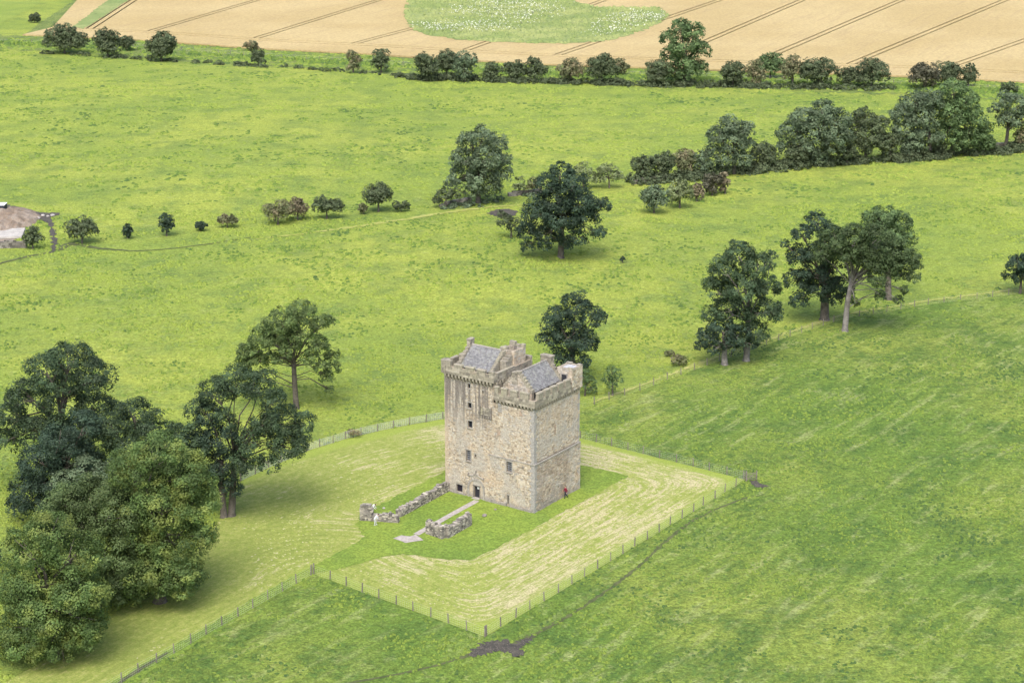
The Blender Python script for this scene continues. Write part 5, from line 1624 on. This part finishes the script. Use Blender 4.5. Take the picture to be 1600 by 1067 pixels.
# ------------------------------------------------------------------ post and wire fences
def post_mesh(h, w):
    q = MB(); q.box(-w, w, -w, w, -.3, h - .04, 0); q.box(-w + .004, w - .004, -w + .004, w - .004, h - .039, h, 0, None, w * .5)
    return q.mesh('post', M['wood'])


PM = post_mesh(1.22, .055); PMB = post_mesh(1.38, .075); PMS = post_mesh(1.2, .07)


def fence(label, px, spacing=2.7, wires=5, me=PM, net=True, wr=.006, group=None, name='wire_fence', strain=True):
    P = [at(*p) for p in px]
    root = empty(name, tuple(P[0])); tag(root, label, 'fence', group)
    pts = []
    for i in range(len(P) - 1):
        n = max(1, round(np.linalg.norm(P[i + 1] - P[i]) / spacing))
        for k in range(n): pts.append((P[i] + (P[i + 1] - P[i]) * k / n, k == 0 and strain))
    pts.append((P[-1], strain))
    loc = []
    for j, (p, big) in enumerate(pts):
        z = float(hgt(p[0], p[1]))
        if not big: p = p + np.array([rs.uniform(-.08, .08), rs.uniform(-.08, .08), 0])
        q_ = np.array([p[0], p[1], z]) - P[0]; loc.append(q_)
        o = bpy.data.objects.new('post', PMB if big and (j == 0 or j == len(pts) - 1) else me)
        o.location = q_; o.rotation_euler = (rs.uniform(-.05, .05), rs.uniform(-.05, .05), rs.uniform(0, 1.5)); link(o, root)
        o.scale = (1, 1, rs.uniform(.94, 1.06))
    q = MB()
    for j in range(len(loc) - 1):
        for k in range(wires):
            z = .12 + k * (1.0 / max(1, wires - 1)); q.tube([loc[j] + VA(0, 0, z), loc[j + 1] + VA(0, 0, z)], [wr, wr], 3, False)
        if net:
            n = int(np.linalg.norm(loc[j + 1] - loc[j]) / .3)
            for k in range(1, n):
                b = loc[j] + (loc[j + 1] - loc[j]) * k / n; q.tube([b + VA(0, 0, .1), b + VA(0, 0, .9)], [wr * .7, wr * .7], 3, False)
    w = q.build('wire', M['wire'], root, fix=False)
    return root


fence('wire fence on the front edge of the mown enclosure, meeting at the near corner', [FRONT, CORNER], group='fences around the tower enclosure')
fence('wire fence climbing right from the near corner beside the dirt track', [(760, 993), EAST], group='fences around the tower enclosure')
fence('wire fence behind the tower on the right, ending at the wet ground', [(1162, 749), BACK, (860, 674)], group='fences around the tower enclosure')
fence('netting fence behind the tower on the left reaching the open-crowned tree', [(800, 660), (692, 655), (640, 664), (590, 674), (540, 686), (480, 705), (420, 731), (376, 752)], wires=8, wr=.015, group='fences around the tower enclosure')
fence('wire fence running down to the bottom edge left of the front pasture', [(486, 899), (190, 1067), (130, 1101)], group='fences around the tower enclosure')
fence('long field fence from the tower past the clump to the right edge', [(903, 640)] + RF[1:] + [(1640, 452)], spacing=3.4, wires=4)
fence('low fence in the grass verge below the wheat field', [(-30, 66), (190, 72), (400, 88), (560, 98), (700, 106), (850, 113), (1000, 118), (1130, 122), (1300, 128), (1420, 132), (1520, 138), (1640, 144)], spacing=5.0, wires=3, net=False, me=PMS, wr=.012)

# small sheep trough gate post at the east corner
p = at(1166, 752)
gt = empty('field_gate', (p[0], p[1], p[2]), .35); tag(gt, 'small pale field gate at the right corner of the enclosure', 'gate')
for x in (0, 1.5):
    o = bpy.data.objects.new('gate_post', PMB); o.location = (x, 0, 0); link(o, gt)
for k in range(5):
    q = MB(); q.box(.11, 1.39, -.02, .02, .2 + k * .21, .26 + k * .21); q.build('rail', M['wood'], gt)
q = MB(); q.obox(VA(.75, .035, .66), VA(.62, 0, .43), VA(0, .012, 0), VA(-.02, 0, .03)); q.build('brace', M['wood'], gt)

# ------------------------------------------------------------------ people
def capsules(bones, nseg=10):
    q = MB()
    for a, b, ra, rb in bones:
        a = np.asarray(a, float); b = np.asarray(b, float); d = b - a; L_ = np.linalg.norm(d) + 1e-6; d = d / L_
        pts, rad = [], []
        for t in np.linspace(-math.pi / 2, 0, 4): pts.append(a + d * math.sin(t) * ra); rad.append(max(.001, math.cos(t) * ra))
        for t in np.linspace(0, math.pi / 2, 4): pts.append(b + d * math.sin(t) * rb); rad.append(max(.001, math.cos(t) * rb))
        q.tube(pts, rad, nseg)
    return q


def hand_bones(w, d, side):
    """palm and five fingers from wrist w along direction d"""
    d = np.asarray(d, float) / np.linalg.norm(d); s_ = np.cross(d, VA(0, 0, 1)); s_ = s_ / (np.linalg.norm(s_) + 1e-6)
    n = np.cross(s_, d); out = [(w, w + d * .08, .030, .036)]
    for k, ln in enumerate((.068, .078, .072, .056)):
        b0 = w + d * .09 + s_ * (k - 1.5) * .021; b1 = b0 + d * ln * .6 - n * .008; b2 = b1 + d * ln * .45 - n * .03
        out += [(b0, b1, .0095, .009), (b1, b2, .009, .0075)]
    t0 = w + d * .035 + s_ * -.03; t1 = t0 + d * .035 - s_ * .035; out += [(t0, t1, .011, .010), (t1, t1 + d * .03 - n * .01, .010, .008)]
    return out


def person(label, px, rz, J, cols, z_extra=0.0, extra=None):
    """J: joint dictionary in metres, +x the facing direction"""
    p = at(*px)
    root = empty('person', (p[0], p[1], p[2] + .06 + z_extra), rz); tag(root, label, 'person')
    j = {k: VA(*v) for k, v in J.items()}
    B_ = []          # (bone, material slot)
    def add(a, b, ra, rb, m): B_.append(((a, b, ra, rb), m))
    add(j['hip'] + VA(0, -.07, 0), j['hip'] + VA(0, .07, 0), .115, .115, 1)
    add(j['hip'], j['chest'], .125, .15, 0); add(j['chest'] + VA(0, -.09, .02), j['chest'] + VA(0, .09, .02), .115, .115, 0)
    nk = j['head'] - j['chest']; nk = nk / np.linalg.norm(nk)
    add(j['chest'] + nk * .14, j['head'] - nk * .06, .055, .05, 2)
    add(j['head'] - nk * .035 + VA(.012, 0, 0), j['head'] + nk * .045, .075, .092, 2)
    add(j['head'] + VA(.095, 0, -.015), j['head'] + VA(.10, 0, -.03), .012, .014, 2)       # nose
    for s_ in (-1, 1): add(j['head'] + VA(0, s_ * .085, 0), j['head'] + VA(-.01, s_ * .09, -.03), .016, .014, 2)
    for s_, n_ in ((1, 'l'), (-1, 'r')):
        sh = j['chest'] + VA(0, s_ * .19, .05)
        add(sh, j['el' + n_], .062, .048, 0); add(j['el' + n_], j['wr' + n_], .046, .034, 0)
        for b in hand_bones(j['wr' + n_], j['wr' + n_] - j['el' + n_], s_): B_.append((b, 2))
        hp = j['hip'] + VA(0, s_ * .09, -.02)
        add(hp, j['kn' + n_], .095, .066, 1); add(j['kn' + n_], j['an' + n_], .064, .044, 1)
        add(j['an' + n_] + VA(-.03, 0, -.03), j['an' + n_] + VA(.15, 0, -.045), .042, .034, 3)
    q = capsules([b for b, m in B_])
    me = q.mesh('tmp', cols[0]); ob = bpy.data.objects.new('tmp', me); COL.objects.link(ob)
    md = ob.modifiers.new('r', 'REMESH'); md.mode = 'VOXEL'; md.voxel_size = .018
    ms = ob.modifiers.new('s', 'SMOOTH'); ms.factor = .5; ms.iterations = 2
    dg = bpy.context.evaluated_depsgraph_get(); me2 = bpy.data.meshes.new_from_object(ob.evaluated_get(dg))
    bpy.data.objects.remove(ob)
    me2.materials.clear()
    for c in cols: me2.materials.append(c)
    nf = len(me2.polygons); cc = np.zeros(nf * 3, np.float32); me2.polygons.foreach_get('center', cc); cc = cc.reshape(-1, 3)
    best = np.full(nf, 1e9); mi = np.zeros(nf, np.int32)
    for (a, b, ra, rb), m in B_:
        d = b - a; t = np.clip(((cc - a) @ d) / (d @ d + 1e-9), 0, 1); dd = np.linalg.norm(cc - (a + t[:, None] * d), axis=1) - (ra + (rb - ra) * t)
        u_ = dd < best; best[u_] = dd[u_]; mi[u_] = m
    me2.polygons.foreach_set('material_index', mi); me2.polygons.foreach_set('use_smooth', np.ones(nf, bool)); me2.name = 'body'
    body = link(bpy.data.objects.new('body', me2), root)
    # hair cap, eyes and mouth
    bm = bmesh.new(); bmesh.ops.create_uvsphere(bm, u_segments=14, v_segments=10, radius=.104)
    bmesh.ops.delete(bm, geom=[v for v in bm.verts if v.co.z < -.01 - .05 * (v.co.x < 0) and v.co.x > -.05 or v.co.x > .062 and v.co.z < .055 or v.co.z < -.075], context='VERTS')
    hm = bpy.data.meshes.new('hair'); bm.to_mesh(hm); bm.free(); hm.materials.append(cols[4])
    ho = link(bpy.data.objects.new('hair', hm), root); ho.location = tuple(j['head'] + nk * .035 + VA(-.012, 0, 0))
    q = MB()
    for s_ in (-1, 1): q.tube([j['head'] + VA(.078, s_ * .034, .012), j['head'] + VA(.093, s_ * .034, .012)], [.011, .006], 6)
    q.tube([j['head'] + VA(.083, -.022, -.058), j['head'] + VA(.086, .022, -.058)], [.006, .006], 5)
    q.build('face_features', M['iron'], root)
    if extra: extra(root, j)
    return root


def flat(name, c, r=.85): return NT(name).done(c, r)


SK = flat('skin', (.50, .33, .25), .6); DH = flat('dark_hair', (.03, .024, .02), .7)
def bag(root, j):
    bm = bmesh.new(); bmesh.ops.create_cube(bm, size=1)
    bmesh.ops.bevel(bm, geom=bm.edges[:], offset=.18, segments=3, affect='EDGES')
    for v in bm.verts: v.co.x *= .22; v.co.y *= .14; v.co.z *= .36
    m = bpy.data.meshes.new('shoulder_bag'); bm.to_mesh(m); bm.free(); m.materials.append(flat('pink_cloth', (.60, .33, .40)))
    o = link(bpy.data.objects.new('shoulder_bag', m), root); o.location = (-.05, -.27, 1.0)
    q = MB(); q.tube([(-.05, -.25, 1.17), (-.02, -.2, 1.36), (0, -.05, 1.5)], [.018, .018, .018], 6); q.build('strap', M['darkmetal'], o).location = (.05, .27, -1.0)
person('person in maroon jacket and dark trousers walking past the tower right side', (884, 779), math.radians(205), dict(hip=(0, 0, .94), chest=(.03, 0, 1.34), head=(.06, 0, 1.64), ell=(-.12, .24, 1.12), wrl=(.02, .25, .90), elr=(.10, -.25, 1.12), wrr=(.26, -.22, .94), knl=(.17, .09, .52), anl=(.20, .09, .09), knr=(-.05, -.09, .50), anr=(-.33, -.09, .16)),
       [flat('maroon_jacket', (.20, .022, .045)), flat('dark_trousers', (.022, .026, .045)), SK, flat('dark_shoes', (.03, .03, .03)), DH], extra=bag)
person('person in pale grey clothes bending towards the broken courtyard wall', (587, 821), math.radians(15), dict(hip=(-.12, 0, .86), chest=(.14, 0, 1.18), head=(.36, 0, 1.38), ell=(.26, .24, .96), wrl=(.46, .2, .92), elr=(.24, -.24, .95), wrr=(.44, -.2, .88), knl=(.06, .1, .48), anl=(.08, .1, .08), knr=(-.12, -.1, .47), anr=(-.18, -.1, .08)),
       [flat('pale_grey_shirt', (.55, .57, .60)), flat('pale_trousers', (.52, .53, .55)), SK, flat('white_shoes', (.6, .6, .6)), DH])
person('person in white top leaning behind the low part of the courtyard wall', (583, 804), math.radians(-10), dict(hip=(-.14, 0, .88), chest=(.10, 0, 1.22), head=(.34, 0, 1.36), ell=(.2, .24, 1.0), wrl=(.36, .2, .86), elr=(.2, -.24, 1.0), wrr=(.36, -.2, .86), knl=(.02, .1, .48), anl=(-.04, .1, .08), knr=(-.04, -.1, .48), anr=(-.12, -.1, .08)),
       [flat('white_top', (.72, .74, .76)), flat('dark_jeans', (.04, .05, .08)), SK, flat('grey_shoes', (.2, .2, .2)), DH])
